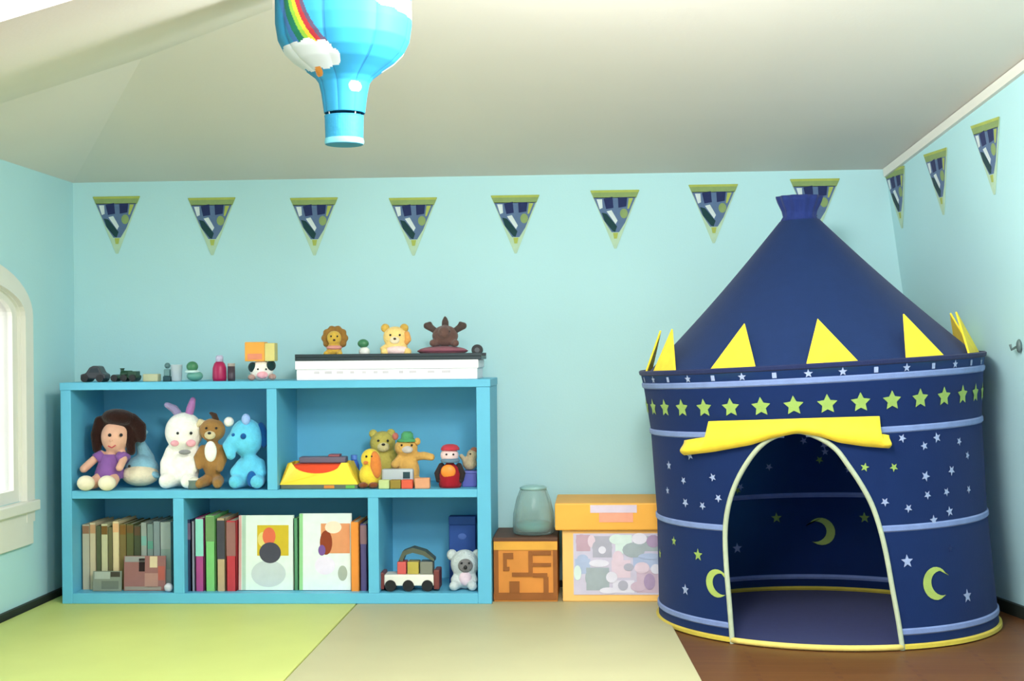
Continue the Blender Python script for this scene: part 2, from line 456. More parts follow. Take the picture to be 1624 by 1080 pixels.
#---- small grey pot in front of bunny
Y = 4.855; rb = row(307, zmid, Y)
d = thing('toy_pot', 'tiny grey toy pot with white top in front of the bunny', 'toy', base(307, Y, zmid))
b = MB(); b.lathe(P(307, rb, Y), [(.017, 0), (.02, .01), (.022, .028), (.023, .032)], plastic('grey_green', (104, 122, 112)), 24); b.build('pot', d, smooth=True)
b = MB(); b.ell(P(307, rb - 15, Y), (.021, .021, .010), plastic('offwhite', (225, 224, 206))); b.build('lid', d, smooth=True)

#---- brown puppy
Y = 4.90; rb = row(338, zmid, Y)
br = fur('tan_brown', (158, 118, 66)); dbr = fur('dark_brown', (70, 50, 40))
d = thing('plush_dog', 'small brown plush dog with white chest between bunny and blue plush', 'soft toy', base(338, Y, zmid))
b = MB()
blob(b, 337, 682, 21, 19, Y, br, .038)
blob(b, 337, 728, 18, 30, Y, br, .036)
limb(b, [(322, 712, 7), (316, 725, 7, -.02), (320, 738, 6, -.03)], Y, br)
limb(b, [(351, 712, 7), (356, 728, 7, -.02), (352, 742, 6, -.03)], Y, br)
limb(b, [(328, rb - 12, 10, 0), (322, rb - 9, 8, -.05)], Y, br)
limb(b, [(346, rb - 12, 10, 0), (351, rb - 9, 8, -.05)], Y, br)
b.build('body', d, remesh=.004)
b = MB(); limb(b, [(343, 669, 6), (340, 658, 5), (334, 655, 3)], Y, dbr); b.build('ear', d, remesh=.004)
b = MB(); limb(b, [(324, 672, 6), (318, 668, 6), (313, 676, 4)], Y, fur('pale_tan', (214, 200, 160))); b.build('ear', d, remesh=.004)['label'] = 'pale ear'
b = MB(); blob(b, 334, 716, 10, 17, Y - .032, wf, .012); b.build('chest_patch', d, smooth=True)['label'] = 'white chest'
b = MB(); blob(b, 333, 690, 9, 7, Y - .034, fur('pale_tan', (214, 200, 160)), .014); b.build('muzzle', d, smooth=True)
b = MB(); blob(b, 332, 687, 3, 2.2, Y - .049, BLACK, .005); b.build('nose', d, smooth=True)
for xx in (327, 343): eye(d, xx, 679, 2, Y - .037)

#---- blue plush
Y = 4.90; rb = row(395, zmid, Y)
cy = fur('sky_blue', (104, 204, 234)); dbl = fur('deep_blue', (26, 92, 160))
d = thing('plush_elephant', 'light blue plush elephant with a big round head', 'soft toy', base(395, Y, zmid))
b = MB()
blob(b, 391, 694, 27, 31, Y, cy, .052)
limb(b, [(376, 700, 16, -.02), (368, 708, 12, -.04), (372, 720, 8, -.05)], Y, cy)
blob(b, 398, rb - 28, 22, 26, Y, cy, .044)
limb(b, [(384, 735, 9), (376, 748, 9, -.025)], Y, cy)
limb(b, [(412, 735, 9), (417, 748, 9, -.025)], Y, cy)
limb(b, [(386, rb - 13, 12, 0), (380, rb - 12, 11, -.06)], Y, cy)
limb(b, [(410, rb - 13, 12, 0), (414, rb - 12, 11, -.06)], Y, cy)
b.build('body', d, remesh=.005)
b = MB(); blob(b, 416, 690, 9, 21, Y + .006, dbl, .018, -.15); b.build('ear', d, smooth=True)['label'] = 'deep blue ear'
b = MB(); blob(b, 363, 669, 8, 8, Y - .0, wf, .018, .6); b.build('ear', d, smooth=True)['label'] = 'white ear tip'
eye(d, 386, 692, 5, Y - .048, dbl); eye(d, 370, 690, 3, Y - .042, dbl)
b = MB(); blob(b, 390, 665, 7, 9, Y - .033, fur('pale_periwinkle', (160, 190, 240)), .014); b.build('forehead_patch', d, smooth=True)
b = MB(); blob(b, 399, rb - 14, 8, 13, Y - .052, dbl, .014); b.build('tummy_patch', d, smooth=True)['label'] = 'deep blue patch between the legs'

#================= upper compartment by the side panel
Y = 4.92; rb = row(510, zmid, Y)
d = thing('board_game', 'thin flat game board lying under the yellow toy tray', 'board game', base(512, Y, zmid))
z0 = zmid
p0, p1 = P(452, rb, Y), P(572, rb, Y)
b = MB(); b.box2((p0.x, Y - .07, z0), (p1.x, Y + .12, z0 + .014), paper('grey_board', (104, 112, 96))); b.build('board', d, bevel=.002)
b = MB(); b.box2((P(520, rb, Y).x, Y - .0715, z0 + .002), (P(536, rb, Y).x, Y - .0695, z0 + .012), paper('orange', (226, 140, 60))); b.build('edge_print', d); b = MB(); b.box2((P(554, rb, Y).x, Y - .0715, z0 + .002), (P(568, rb, Y).x, Y - .0695, z0 + .012), paper('green', (110, 180, 80))); b.build('edge_print', d)
zt1 = z0 + .014
ye = plastic('yellow', (252, 222, 62)); rd = plastic('orange_red', (232, 74, 34))
d = thing('toy_tray', 'yellow toy tray with sloping sides and a red lining', 'toy tray', (P(508, 760, Y).x, Y, zt1))
b = MB()
xa, xb_ = P(444, 760, Y - .06).x, P(568, 760, Y - .06).x; ta, tb = P(456, 735, Y - .05).x, P(553, 735, Y - .05).x
hz = .072
# front wall with a dipped rim
n = 16; fr = []
for i in range(n + 1):
    t = i / n; xt = ta + (tb - ta) * t
    dip = .036 * max(0, 1 - ((t - .47) / .40) ** 2) ** .5 if abs(t - .47) < .40 else 0
    fr.append(Vector((xt, Y - .045, zt1 + hz - dip)))
b.prism([Vector((xa, Y - .065, zt1)), Vector((xb_, Y - .065, zt1))] + list(reversed(fr)), (0, .006, 0), ye)
bk = [Vector((xa, Y + .085, zt1)), Vector((xb_, Y + .085, zt1)), Vector((tb, Y + .065, zt1 + hz)), Vector((ta, Y + .065, zt1 + hz))]
b.prism(bk, (0, -.006, 0), ye)
b.prism([Vector((xa, Y - .065, zt1)), Vector((ta, Y - .045, zt1 + hz)), Vector((ta, Y + .065, zt1 + hz)), Vector((xa, Y + .085, zt1))], (.006, 0, 0), ye)
b.prism([Vector((xb_, Y - .065, zt1)), Vector((tb, Y - .045, zt1 + hz)), Vector((tb, Y + .065, zt1 + hz)), Vector((xb_, Y + .085, zt1))], (-.006, 0, 0), ye)
b.box2((xa + .004, Y - .06, zt1), (xb_ - .004, Y + .08, zt1 + .006), ye)
b.build('tray', d)
b = MB(); b.box((((ta + tb) / 2 - .004), Y + .008, zt1 + .038), ((tb - ta) * .86, .092, .058), rd); b.build('lining', d, bevel=.01)['label'] = 'red lining'
zt2 = zt1 + .067
d = thing('pencil_case', 'flat grey purple case lying on the yellow tray', 'case', (P(508, 735, Y).x, Y, zt2))
b = MB(); b.box2((P(474, 728, Y).x, Y + .0, zt2 + .001), (P(548, 728, Y).x, Y + .055, zt2 + .022), plastic('mauve_grey', (112, 104, 122))); b.build('plate', d, bevel=.004)
b = MB(); b.box2((P(520, 728, Y).x, Y + .005, zt2 + .022), (P(538, 728, Y).x, Y + .05, zt2 + .03), plastic('dusty_red', (150, 84, 92))); b.build('tab', d, bevel=.002)
# blue block
Y = 4.99; rb = row(562, zmid, Y)
d = thing('toy_bottle', 'small blue toy bottle behind the end of the yellow tray', 'toy bottle', base(562, Y, zmid + .0145))
b = MB(); b.lathe(P(562, rb, Y) + Vector((0, 0, .0145)), [(.017, 0), (.018, .01), (.018, .055), (.012, .07), (.009, .074)], plastic('blue', (58, 106, 208)), 20); b.build('bottle', d, smooth=True)
b = MB(); b.lathe(P(562, rb, Y) + Vector((0, 0, .0885)), [(.011, 0), (.011, .016)], plastic('blue_cap', (90, 140, 230)), 16); b.build('cap', d)

# chick
Y = 4.885; rb = row(585, zmid, Y)
d = thing('plush_chick', 'yellow and orange plush chick next to the yellow tray', 'soft toy', base(587, Y, zmid))
b = MB(); yf = fur('yellow', (238, 208, 66)); of = fur('orange', (226, 134, 64))
blob(b, 588, 728, 16, 17, Y, yf, .032); blob(b, 587, rb - 20, 18, 20, Y, yf, .034); b.build('body', d, remesh=.004)
b = MB(); blob(b, 596, 737, 9, 22, Y - .022, of, .018, -.1); b.build('wing', d, smooth=True)['label'] = 'orange wing'
b = MB(); blob(b, 580, 734, 4, 3, Y - .034, of, .012); b.build('beak', d, smooth=True)
for xx in (581, 590): eye(d, xx, 724, 1.8, Y - .031)
b = MB(); b.ell(P(578, rb - 5, Y) + Vector((0, -.025, 0)), (.016, .02, .010), fur('rust', (130, 70, 40))); b.ell(P(594, rb - 5, Y) + Vector((0, -.025, 0)), (.016, .02, .010), fur('rust', (130, 70, 40))); b.build('foot', d, smooth=True)

# olive bear
Y = 5.04; rb = row(605, zmid, Y)
ol = fur('olive_yellow', (196, 182, 92))
d = thing('plush_bear', 'olive yellow plush bear slumped behind the chick', 'soft toy', base(612, Y, zmid))
b = MB(); blob(b, 607, 703, 21, 20, Y, ol, .038); blob(b, 612, rb - 26, 24, 27, Y, ol, .042)
limb(b, [(622, 722, 8), (640, 728, 8, -.02), (656, 724, 7, -.03)], Y, ol); limb(b, [(598, 726, 8), (590, 742, 8, -.01)], Y, ol)
limb(b, [(600, rb - 11, 10), (596, rb - 10, 10, -.03)], Y, ol); limb(b, [(624, rb - 11, 10), (628, rb - 10, 10, -.03)], Y, ol)
b.build('body', d, remesh=.005)
for xx, yy in ((592, 688), (620, 687)):
    b = MB(); blob(b, xx, yy, 7, 7, Y, ol, .01); b.build('ear', d, smooth=True)
b = MB(); blob(b, 608, 709, 10, 8, Y - .032, fur('pale_olive', (216, 204, 150)), .012); b.build('muzzle', d, smooth=True)
b = MB(); blob(b, 608, 705, 3, 2, Y - .044, BLACK, .004); b.build('nose', d, smooth=True)
for xx in (600, 615): eye(d, xx, 699, 2, Y - .036)

# tan toy with green hat
Y = 4.945; rb = row(650, zmid, Y)
tn = fur('tan_gold', (214, 168, 92))
d = thing('plush_cat', 'tan plush cat wearing a green hat', 'soft toy', base(648, Y, zmid))
b = MB(); blob(b, 644, 710, 19, 15, Y, tn, .032); blob(b, 648, rb - 24, 18, 25, Y, tn, .034)
limb(b, [(660, 724, 7), (674, 722, 7, -.02), (686, 724, 6, -.03)], Y, tn); limb(b, [(636, 726, 7), (628, 736, 7, -.03)], Y, tn)
limb(b, [(640, rb - 9, 9), (638, rb - 9, 9, -.03)], Y, tn); limb(b, [(658, rb - 9, 9), (662, rb - 9, 9, -.03)], Y, tn)
b.build('body', d, remesh=.004)
b = MB(); b.lathe(P(646, 700, Y), [(.036, 0), (.034, .006), (.022, .010), (.02, .026), (.012, .034)], cloth('green_felt', (84, 160, 106)), 24); b.build('hat', d, smooth=True)['label'] = 'green hat'
b = MB(); blob(b, 627, 692, 5, 6, Y - .01, cloth('dusty_rose', (190, 110, 96)), .01); b.build('ear', d, smooth=True)
b = MB(); blob(b, 662, 700, 5, 6, Y - .01, tn, .01); b.build('ear', d, smooth=True)
b = MB(); blob(b, 646, 713, 9, 6, Y - .027, fur('light_grey', (200, 192, 188)), .010); b.build('muzzle', d, smooth=True)
for xx in (637, 653): eye(d, xx, 706, 1.8, Y - .030)

# toy bus in front
Y = 4.875; rb = row(632, zmid, Y)
d = thing('toy_block', 'pale green wooden block lying below the olive bear', 'toy block', base(609, 4.85, zmid), 'wooden blocks along the shelf edge')
BLK = [(601, 618, (190, 204, 140), 'pale green wooden block lying below the olive bear'), (619, 636, (150, 126, 50), 'olive brown wooden block between pale green and red blocks'),
       (637, 655, (222, 92, 66), 'red wooden block in the row below the tan cat'), (658, 682, (220, 156, 116), 'peach wooden block nearest the red toy figure')]
C.objects.unlink(d); bpy.data.objects.remove(d)
for i, (a, c_, rgb, lab) in enumerate(BLK):
    p, q_ = P(a, 760, 4.85), P(c_, 760, 4.85)
    b = MB(); b.box2((p.x, 4.838, zmid), (q_.x, 4.868, zmid + (.03 if i < 3 else .036)), M('wood_block_%d' % i, rgb, .55, .08, 20))
    o = b.build('toy_block', None, origin=((p.x + q_.x) / 2, 4.853, zmid), bevel=.003); tag(o, lab, 'toy block', 'wooden blocks along the shelf edge')
Y = 4.888
d = thing('toy_bus', 'small grey toy bus with dark window in front of the plush toys', 'toy vehicle', (P(630, 750, Y).x, Y, zmid))
xa, xb_ = P(606, 750, Y).x, P(656, 750, Y).x
b = MB(); b.box2((xa, Y - .015, zmid + .012), (xb_, Y + .015, zmid + .064), plastic('silver_grey', (184, 194, 200))); b.build('body', d, bevel=.006)
b = MB(); b.box2((P(640, 740, Y).x, Y - .0165, zmid + .032), (P(651, 740, Y).x, Y - .0145, zmid + .054), plastic('dark_teal', (26, 66, 74))); b.build('window', d)
for f_ in (.2, .8):
    b = MB(); cx_ = xa + (xb_ - xa) * f_; b.tube([(cx_, Y - .019, zmid + .011), (cx_, Y + .019, zmid + .011)], .011, BLACK, 16); b.build('wheel', d)

# red figure
Y = 4.89; rb = row(714, zmid, Y)
d = thing('toy_figure', 'red toy figure with red hat and golden chest', 'toy figure', base(714, Y, zmid))
b = MB(); rdm = cloth('crimson', (160, 28, 40))
b.lathe(P(714, rb, Y), [(.036, 0), (.039, .01), (.038, .045), (.030, .068), (.016, .078), (.012, .084)], rdm, 24); b.build('body', d, smooth=True)
b = MB(); b.ell(P(713, rb - 51, Y), (.031, .029, .026), cloth('pale_face', (240, 208, 206))); b.build('head', d, smooth=True)
b = MB(); b.lathe(P(714, rb - 59, Y), [(.032, 0), (.031, .008), (.024, .016), (.012, .02)], cloth('red_hat', (196, 62, 76)), 20); b.build('hat', d, smooth=True)
b = MB(); b.lathe(P(714, rb - 39.5, Y), [(.03, 0), (.033, .006), (.028, .014)], cloth('slate_scarf', (104, 132, 152)), 20); b.build('scarf', d, smooth=True)
b = MB(); blob(b, 711, rb - 25, 12, 11, Y - .031, M('gold_cloth', (240, 140, 52), .4, .1, 30), .010); b.build('badge', d, smooth=True)['label'] = 'golden orange chest'
for s_ in (-1, 1):
    b = MB(); limb(b, [(714 + s_ * 14, rb - 34, 5), (714 + s_ * 20, rb - 22, 5, -.01), (714 + s_ * 18, rb - 12, 4, -.015)], Y, cloth('charcoal', (52, 44, 44))); b.build('arm', d, smooth=True)
for xx in (708, 719): eye(d, xx, rb - 52, 1.7, Y - .028)
# purple block and tan puppet
Y = 4.93; rb = row(746, zmid, Y)
xa, xb_ = P(734, 750, Y).x, P(757, 750, Y).x
d = thing('toy_box', 'small violet blue box beside the red figure', 'box', ((xa + xb_) / 2, Y, zmid))
b = MB(); b.box2((xa, Y - .03, zmid), (xb_, Y + .03, zmid + .046), plastic('violet_blue', (88, 96, 178))); b.build('box', d, bevel=.003)
b = MB(); b.box2((xa - .002, Y - .032, zmid + .046), (xb_ + .002, Y + .032, zmid + .054), plastic('violet_lid', (104, 110, 190))); b.build('lid', d, bevel=.002)
d = thing('plush_mouse', 'little tan plush mouse sitting on the violet blue box', 'soft toy', ((xa + xb_) / 2, Y, zmid + .054))
b = MB(); blob(b, 745, rb - 36, 12, 11, Y, fur('beige', (196, 178, 146)), .024); blob(b, 749, rb - 50, 9, 9, Y, fur('beige', (196, 178, 146)), .02); limb(b, [(738, rb - 40, 4), (732, rb - 48, 4, -.01)], Y, fur('beige', (196, 178, 146))); b.build('body', d, remesh=.004)
b = MB(); blob(b, 752, rb - 57, 6, 5, Y - .004, fur('rosy_brown', (170, 110, 90)), .008); b.build('ear', d, smooth=True)
eye(d, 746, rb - 51, 1.5, Y - .018)

#================= things on the top board
def topthing(px, Y): return base(px, Y, ztop), row(px, ztop, Y)
# car
Y = 4.90; p, rb = topthing(151, Y)
d = thing('toy_car', 'dark grey toy car at the window end of the shelf top', 'toy car', p)
b = MB(); gm_ = plastic('gunmetal', (58, 62, 68))
prof = [(132, rb - 5), (132, rb - 12), (140, rb - 14), (146, rb - 23), (152, rb - 26), (160, rb - 25), (165, rb - 15), (171, rb - 12), (171, rb - 5)]
b.prism([q_ - Vector((0, .03, 0)) for q_ in outl(prof, Y)], (0, .06, 0), gm_); b.build('body', d, bevel=.004)
b = MB(); b.prism([q_ - Vector((0, .0315, 0)) for q_ in outl([(146, rb - 15), (149, rb - 22), (160, rb - 22), (162, rb - 15)], Y)], (0, .063, 0), plastic('dark_glass', (24, 44, 54))); b.build('window', d)
for xx in (139, 163):
    b = MB(); q_ = P(xx, rb - 6, Y); b.tube([q_ + Vector((0, -.034, 0)), q_ + Vector((0, .034, 0))], 6 * k(Y), BLACK, 18); b.build('wheel', d)
# train
Y = 4.90; p, rb = topthing(200, Y); gn = plastic('dark_green', (32, 72, 52))
d = thing('toy_train', 'dark green toy engine behind the grey car', 'toy train', p)
b = MB(); b.box2((P(180, rb, Y).x, Y - .025, ztop + .012), (P(221, rb, Y).x, Y + .025, ztop + .022), gn)
b.tube([P(192, rb - 12, Y), P(210, rb - 12, Y)], .0125, gn, 16); b.box2((P(206, rb, Y).x, Y - .024, ztop + .02), (P(219, rb, Y).x, Y + .024, ztop + .036), gn)
b.build('body', d, bevel=.002)
b = MB(); b.lathe(P(194, rb - 14, Y), [(.006, 0), (.006, .012), (.009, .016)], gn, 12); b.build('funnel', d)
for xx in (185, 200, 214):
    b = MB(); q_ = P(xx, rb - 6, Y); b.tube([q_ + Vector((0, -.03, 0)), q_ + Vector((0, .03, 0))], 5.6 * k(Y), BLACK, 14); b.build('wheel', d)
# pale block
Y = 4.92; p, rb = topthing(240, Y)
xa, xb_ = P(229, rb, Y).x, P(253, rb, Y).x
b = MB(); b.box2((xa, Y - .02, ztop), (xb_, Y + .02, ztop + .026), M('pale_wood', (196, 196, 158), .6, .08, 18)); o = b.build('toy_brick', None, origin=p, bevel=.003); tag(o, 'pale wooden toy brick between the engine and the slim dark figure', 'toy block')
# slim figure
Y = 4.90; p, rb = topthing(265, Y)
d = thing('toy_robot', 'slim grey green toy figure on dark feet', 'toy figure', p)
b = MB(); b.box2((P(260, rb, Y).x, Y - .013, ztop), (P(271, rb, Y).x, Y + .013, ztop + .018), plastic('dark_teal', (26, 66, 74))); b.build('feet', d, bevel=.002)
b = MB(); b.box2((P(261, rb, Y).x, Y - .011, ztop + .018), (P(270, rb, Y).x, Y + .011, ztop + .042), plastic('grey_teal', (100, 140, 140))); b.build('torso', d, bevel=.003)
b = MB(); b.ell(P(265.5, rb - 25, Y), (.010, .010, .010), plastic('teal_head', (84, 120, 122))); b.build('head', d, smooth=True)
# white cup
Y = 4.90; p, rb = topthing(282, Y)
d = thing('toy_cup', 'small pale grey toy cup on the shelf top', 'cup', p)
b = MB(); b.lathe(p, [(.015, 0), (.017, .004), (.020, .055), (.021, .057), (.018, .057), (.0155, .006)], plastic('pale_grey', (184, 196, 200)), 24, True); b.build('cup', d, smooth=True)
# green figure with white ring
Y = 4.89; p, rb = topthing(309, Y)
d = thing('toy_frog', 'green toy with white collar beside the pale cup', 'toy', p)
b = MB(); b.ell(p + Vector((.004, 0, .018)), (.028, .022, .018), plastic('sea_green', (96, 158, 142))); b.build('body', d, smooth=True)
b = MB(); b.ell(p + Vector((-.004, -.002, .05)), (.020, .018, .018), plastic('leaf_green', (66, 128, 88))); b.build('head', d, smooth=True)
b = MB(); b.lathe(p + Vector((-.004, -.004, .028)), [(.02, 0), (.026, .004), (.02, .010)], plastic('mint_white', (196, 226, 222)), 20); b.build('collar', d, smooth=True)
# crimson bottle + grey
Y = 4.90; p, rb = topthing(350, Y)
d = thing('toy_bottle', 'crimson toy bottle with pale lilac cap', 'toy bottle', p)
b = MB(); b.lathe(p, [(.022, 0), (.024, .01), (.023, .045), (.018, .06), (.012, .066)], plastic('crimson', (172, 32, 84)), 24); b.build('bottle', d, smooth=True)
b = MB(); b.lathe(p + Vector((0, 0, .066)), [(.013, 0), (.013, .016), (.009, .022)], plastic('lilac', (190, 186, 214)), 16); b.build('cap', d, smooth=True)
Y = 4.90; p, rb = topthing(367, Y); p.x += .004
d = thing('toy_jar', 'dark grey toy jar touching the crimson bottle', 'toy jar', p)
b = MB(); b.lathe(p, [(.012, 0), (.013, .01), (.0125, .05)], plastic('charcoal_plum', (72, 62, 72)), 20); b.build('jar', d, smooth=True)
b = MB(); b.lathe(p + Vector((0, 0, .05)), [(.0125, 0), (.0125, .010)], plastic('taupe', (168, 158, 146)), 20); b.build('lid', d)
# panda and orange block
Y = 4.90; p, rb = topthing(415, Y)
d = thing('toy_panda', 'small panda toy under the orange block', 'toy', p)
b = MB(); blob(b, 415, rb - 16, 19, 16.5, Y, wf, .030); b.build('head', d, smooth=True)
for xx, yy in ((401, rb - 21), (430, rb - 24)):
    b = MB(); blob(b, xx, yy, 7.5, 8.5, Y - .012, fur('near_black_teal', (26, 54, 56)), .016); b.build('ear', d, smooth=True)
b = MB(); blob(b, 416, rb - 9, 9, 6, Y - .026, pk, .010); b.build('muzzle', d, smooth=True)
for xx, yy in ((399, rb - 5), (432, rb - 6)):
    b = MB(); blob(b, xx, yy, 6, 5, Y - .02, fur('taupe_pink', (184, 148, 138)), .014); b.build('paw', d, smooth=True)
for xx in (409, 422): eye(d, xx, rb - 18, 1.6, Y - .029)
zz = p.z + 31 * k(Y)
d = thing('toy_block', 'orange block with yellow end balanced on the panda toy', 'toy block', (p.x, Y, zz))
xa, xm_, xb_ = P(391, 550, Y).x, P(422, 550, Y).x, P(438, 550, Y).x
b = MB(); b.box2((xa, Y - .028, zz), (xm_, Y + .028, zz + .066), M('orange_block', (236, 166, 72), .5, .06, 14)); b.build('block', d, bevel=.003)
b = MB(); b.box2((xm_, Y - .026, zz), (xb_, Y + .026, zz + .062), M('yellow_block', (214, 202, 128), .5, .06, 14)); b.build('end_piece', d, bevel=.003)['label'] = 'pale yellow end'
b = MB(); b.box2((xa + .01, Y - .0295, zz + .006), (xm_ - .008, Y - .0275, zz + .026), paper('salmon', (226, 140, 110))); b.build('print', d)

# long white box + dark tray
Y = 4.94; 
xa, xb_ = P(470, 580, Y - .1).x, P(757, 580, Y - .1).x
zb0 = ztop; hb = .066
d = thing('storage_box', 'long white box lying on the shelf top', 'box', ((xa + xb_) / 2, Y, zb0))
WB = paper('white_box', (240, 240, 244))
b = MB(); b.box2((xa, Y - .1, zb0), (xb_, Y + .14, zb0 + hb * .55), WB); b.build('box', d, bevel=.003)
b = MB(); b.box2((xa - .004, Y - .104, zb0 + hb * .55), (xb_ + .004, Y + .144, zb0 + hb), WB); b.build('lid', d, bevel=.003)
b = MB(); gp = paper('faint_print', (206, 200, 206))
xx = xa + .06
while xx < xb_ - .08:
    w_ = random.uniform(.012, .03); b.box2((xx, Y - .1006, zb0 + .022), (xx + w_, Y - .0995, zb0 + .030), gp); xx += w_ + random.uniform(.015, .04)
b.build('print', d)
zs = zb0 + hb
d = thing('display_tray', 'thin dark tray on top of the long white box', 'tray', ((xa + xb_) / 2, Y, zs))
DK = plastic('dark_slate', (36, 52, 58))
b = MB(); b.box2((xa - .004, Y - .105, zs), (xb_ + .014, Y + .12, zs + .012), DK); b.build('base_plate', d, bevel=.002)
for (ya, yb2) in ((Y - .105, Y - .097), (Y + .112, Y + .12)):
    b = MB(); b.box2((xa - .004, ya, zs + .012), (xb_ + .014, yb2, zs + .022), DK); b.build('rim', d, bevel=.001)
b = MB(); b.box2((xa - .004, Y - .097, zs + .012), (xa + .06, Y + .112, zs + .022), DK); b.build('end_block', d, bevel=.001)
zs2 = zs + .012
def rowb(px, Y): return row(px, zs2, Y)
def bs(px, Y): return Vector((at(px, 560, Y).x, Y, zs2))
# lion
Y = 4.895; rb = rowb(530, Y); gd = fur('gold', (210, 172, 72)); mn = fur('mane', (150, 112, 56))
d = thing('plush_lion', 'small golden plush lion sitting on the dark tray', 'soft toy', bs(530, Y))
b = MB(); blob(b, 530, rb - 30, 12, 12, Y - .008, gd, .022); blob(b, 530, rb - 12, 12, 12, Y, gd, .022)
limb(b, [(522, rb - 7, 5), (520, rb - 5, 5, -.03)], Y, gd); limb(b, [(538, rb - 7, 5), (541, rb - 5, 5, -.03)], Y, gd); b.build('body', d, remesh=.0035)
b = MB(); blob(b, 531, rb - 30, 20, 19, Y + .012, mn, .014)
for i in range(10):
    a = 2 * PI * i / 10; blob(b, 531 + 16 * math.cos(a), rb - 30 + 15 * math.sin(a), 6, 6, Y + .012, mn, .013)
b.build('mane', d, remesh=.0035)
b = MB(); blob(b, 530, rb - 15, 13, 4, Y - .012, cloth('pink_ribbon', (216, 150, 140)), .016); b.build('ribbon', d, smooth=True)
for xx in (525, 535): eye(d, xx, rb - 33, 1.5, Y - .029)
b = MB(); blob(b, 530, rb - 27, 2.2, 1.7, Y - .03, dbr, .004); b.build('nose', d, smooth=True)
# green toy
Y = 4.90; rb = rowb(576, Y)
d = thing('toy_turtle', 'tiny green and white toy between the lion and the yellow bear', 'toy', bs(576, Y))
b = MB(); blob(b, 578, rb - 8, 9, 8, Y, plastic('white', (232, 236, 230)), .016); b.build('body', d, smooth=True)
b = MB(); blob(b, 576, rb - 21, 9, 7, Y, plastic('leaf_green', (66, 128, 88)), .015); b.build('head', d, smooth=True)
# yellow bear
Y = 4.90; rb = rowb(628, Y); yb_ = fur('butter', (240, 208, 132)); 
d = thing('plush_bear', 'pale yellow teddy bear with pink lap on the dark tray', 'soft toy', bs(628, Y))
b = MB(); blob(b, 627, rb - 31, 20, 17, Y, yb_, .034); blob(b, 629, rb - 14, 18, 14, Y, yb_, .032); 
limb(b, [(616, rb - 6, 7), (612, rb - 7, 7, -.03)], Y, yb_); limb(b, [(642, rb - 6, 7), (648, rb - 7, 7, -.03)], Y, yb_); limb(b, [(616, rb - 17, 5), (608, rb - 12, 5, -.015)], Y, yb_); b.build('body', d, remesh=.004)
for xx in (611, 641):
    b = MB(); blob(b, xx, rb - 45, 7, 7, Y, fur('honey', (204, 166, 80)), .010); b.build('ear', d, smooth=True)
b = MB(); limb(b, [(642, rb - 22, 6), (648, rb - 27, 6, -.01), (646, rb - 36, 5, -.012)], Y, fur('light_orange', (232, 168, 92))); b.build('arm', d, remesh=.004)['label'] = 'raised orange arm'
b = MB(); blob(b, 630, rb - 9, 20, 8, Y - .022, fur('pink_white', (244, 214, 212)), .024); b.build('blanket', d, smooth=True)['label'] = 'pink white lap'
b = MB(); blob(b, 626, rb - 26, 8, 6, Y - .03, fur('cream', (232, 220, 190)), .010); b.build('muzzle', d, smooth=True)
b = MB(); blob(b, 626, rb - 28, 2.4, 1.8, Y - .040, dbr, .004); b.build('nose', d, smooth=True)
for xx in (619, 634): eye(d, xx, rb - 34, 1.7, Y - .032)
# maroon cushion + brown plush
Y = 4.91; rb = rowb(700, Y)
d = thing('cushion', 'flat maroon cushion under the brown plush moose', 'cushion', bs(700, Y))
b = MB(); b.ell(P(702, rb - 8, Y), (.085, .055, 8 * k(Y)), cloth('maroon', (146, 92, 104))); b.build('pad', d, smooth=True)
b = MB(); b.tube([P(702, rb - 8, Y) + Vector((.084 * math.cos(2 * PI * i / 40), .054 * math.sin(2 * PI * i / 40), 0)) for i in range(40)], .003, cloth('maroon_piping', (120, 66, 82)), 6, closed=True); b.build('piping', d, smooth=True)
zc = zs2 + 15 * k(Y); rc = row(706, zc, Y); mo = fur('moose_brown', (104, 78, 72)); an = fur('antler', (78, 66, 62))
d = thing('plush_moose', 'brown plush moose with dark antlers on the maroon cushion', 'soft toy', (at(706, 540, Y).x, Y, zc))
b = MB(); blob(b, 706, rc - 17, 21, 17, Y, mo, .036); limb(b, [(706, rc - 26, 9, -.01), (706, rc - 22, 10, -.03)], Y, mo)
limb(b, [(694, rc - 6, 6), (688, rc - 5.5, 6, -.03)], Y, mo); limb(b, [(718, rc - 6, 6), (724, rc - 5.5, 6, -.03)], Y, mo); b.build('body', d, remesh=.004)
for s_ in (-1, 1):
    b = MB(); limb(b, [(706 + s_ * 14, rc - 24, 5), (706 + s_ * 23, rc - 30, 6), (706 + s_ * 29, rc - 33, 6)], Y, an)
    limb(b, [(706 + s_ * 25, rc - 31, 4), (706 + s_ * 24, rc - 37, 3.5)], Y, an); b.build('antler', d, remesh=.004)
b = MB(); limb(b, [(706, rc - 30, 6), (706, rc - 40, 6), (706, rc - 46, 3)], Y, an); b.build('tuft', d, remesh=.004)
for xx in (700, 712): eye(d, xx, rc - 24, 1.8, Y - .036)
Y = 4.88; rb = rowb(757, Y)
d = thing('black_disc', 'round black toy disc standing at the end of the dark tray', 'toy', bs(757, Y))
q_ = P(757, rb - 9, Y)
b = MB(); b.tube([q_ + Vector((0, -.012, 0)), q_ + Vector((0, .012, 0))], 9 * k(Y), BLACK, 24); b.build('disc', d, bevel=.003)
b = MB(); b.tube([q_ + Vector((0, -.0135, 0)), q_ + Vector((0, .0135, 0))], 4 * k(Y), plastic('hub_grey', (80, 86, 90)), 16); b.build('hub', d)

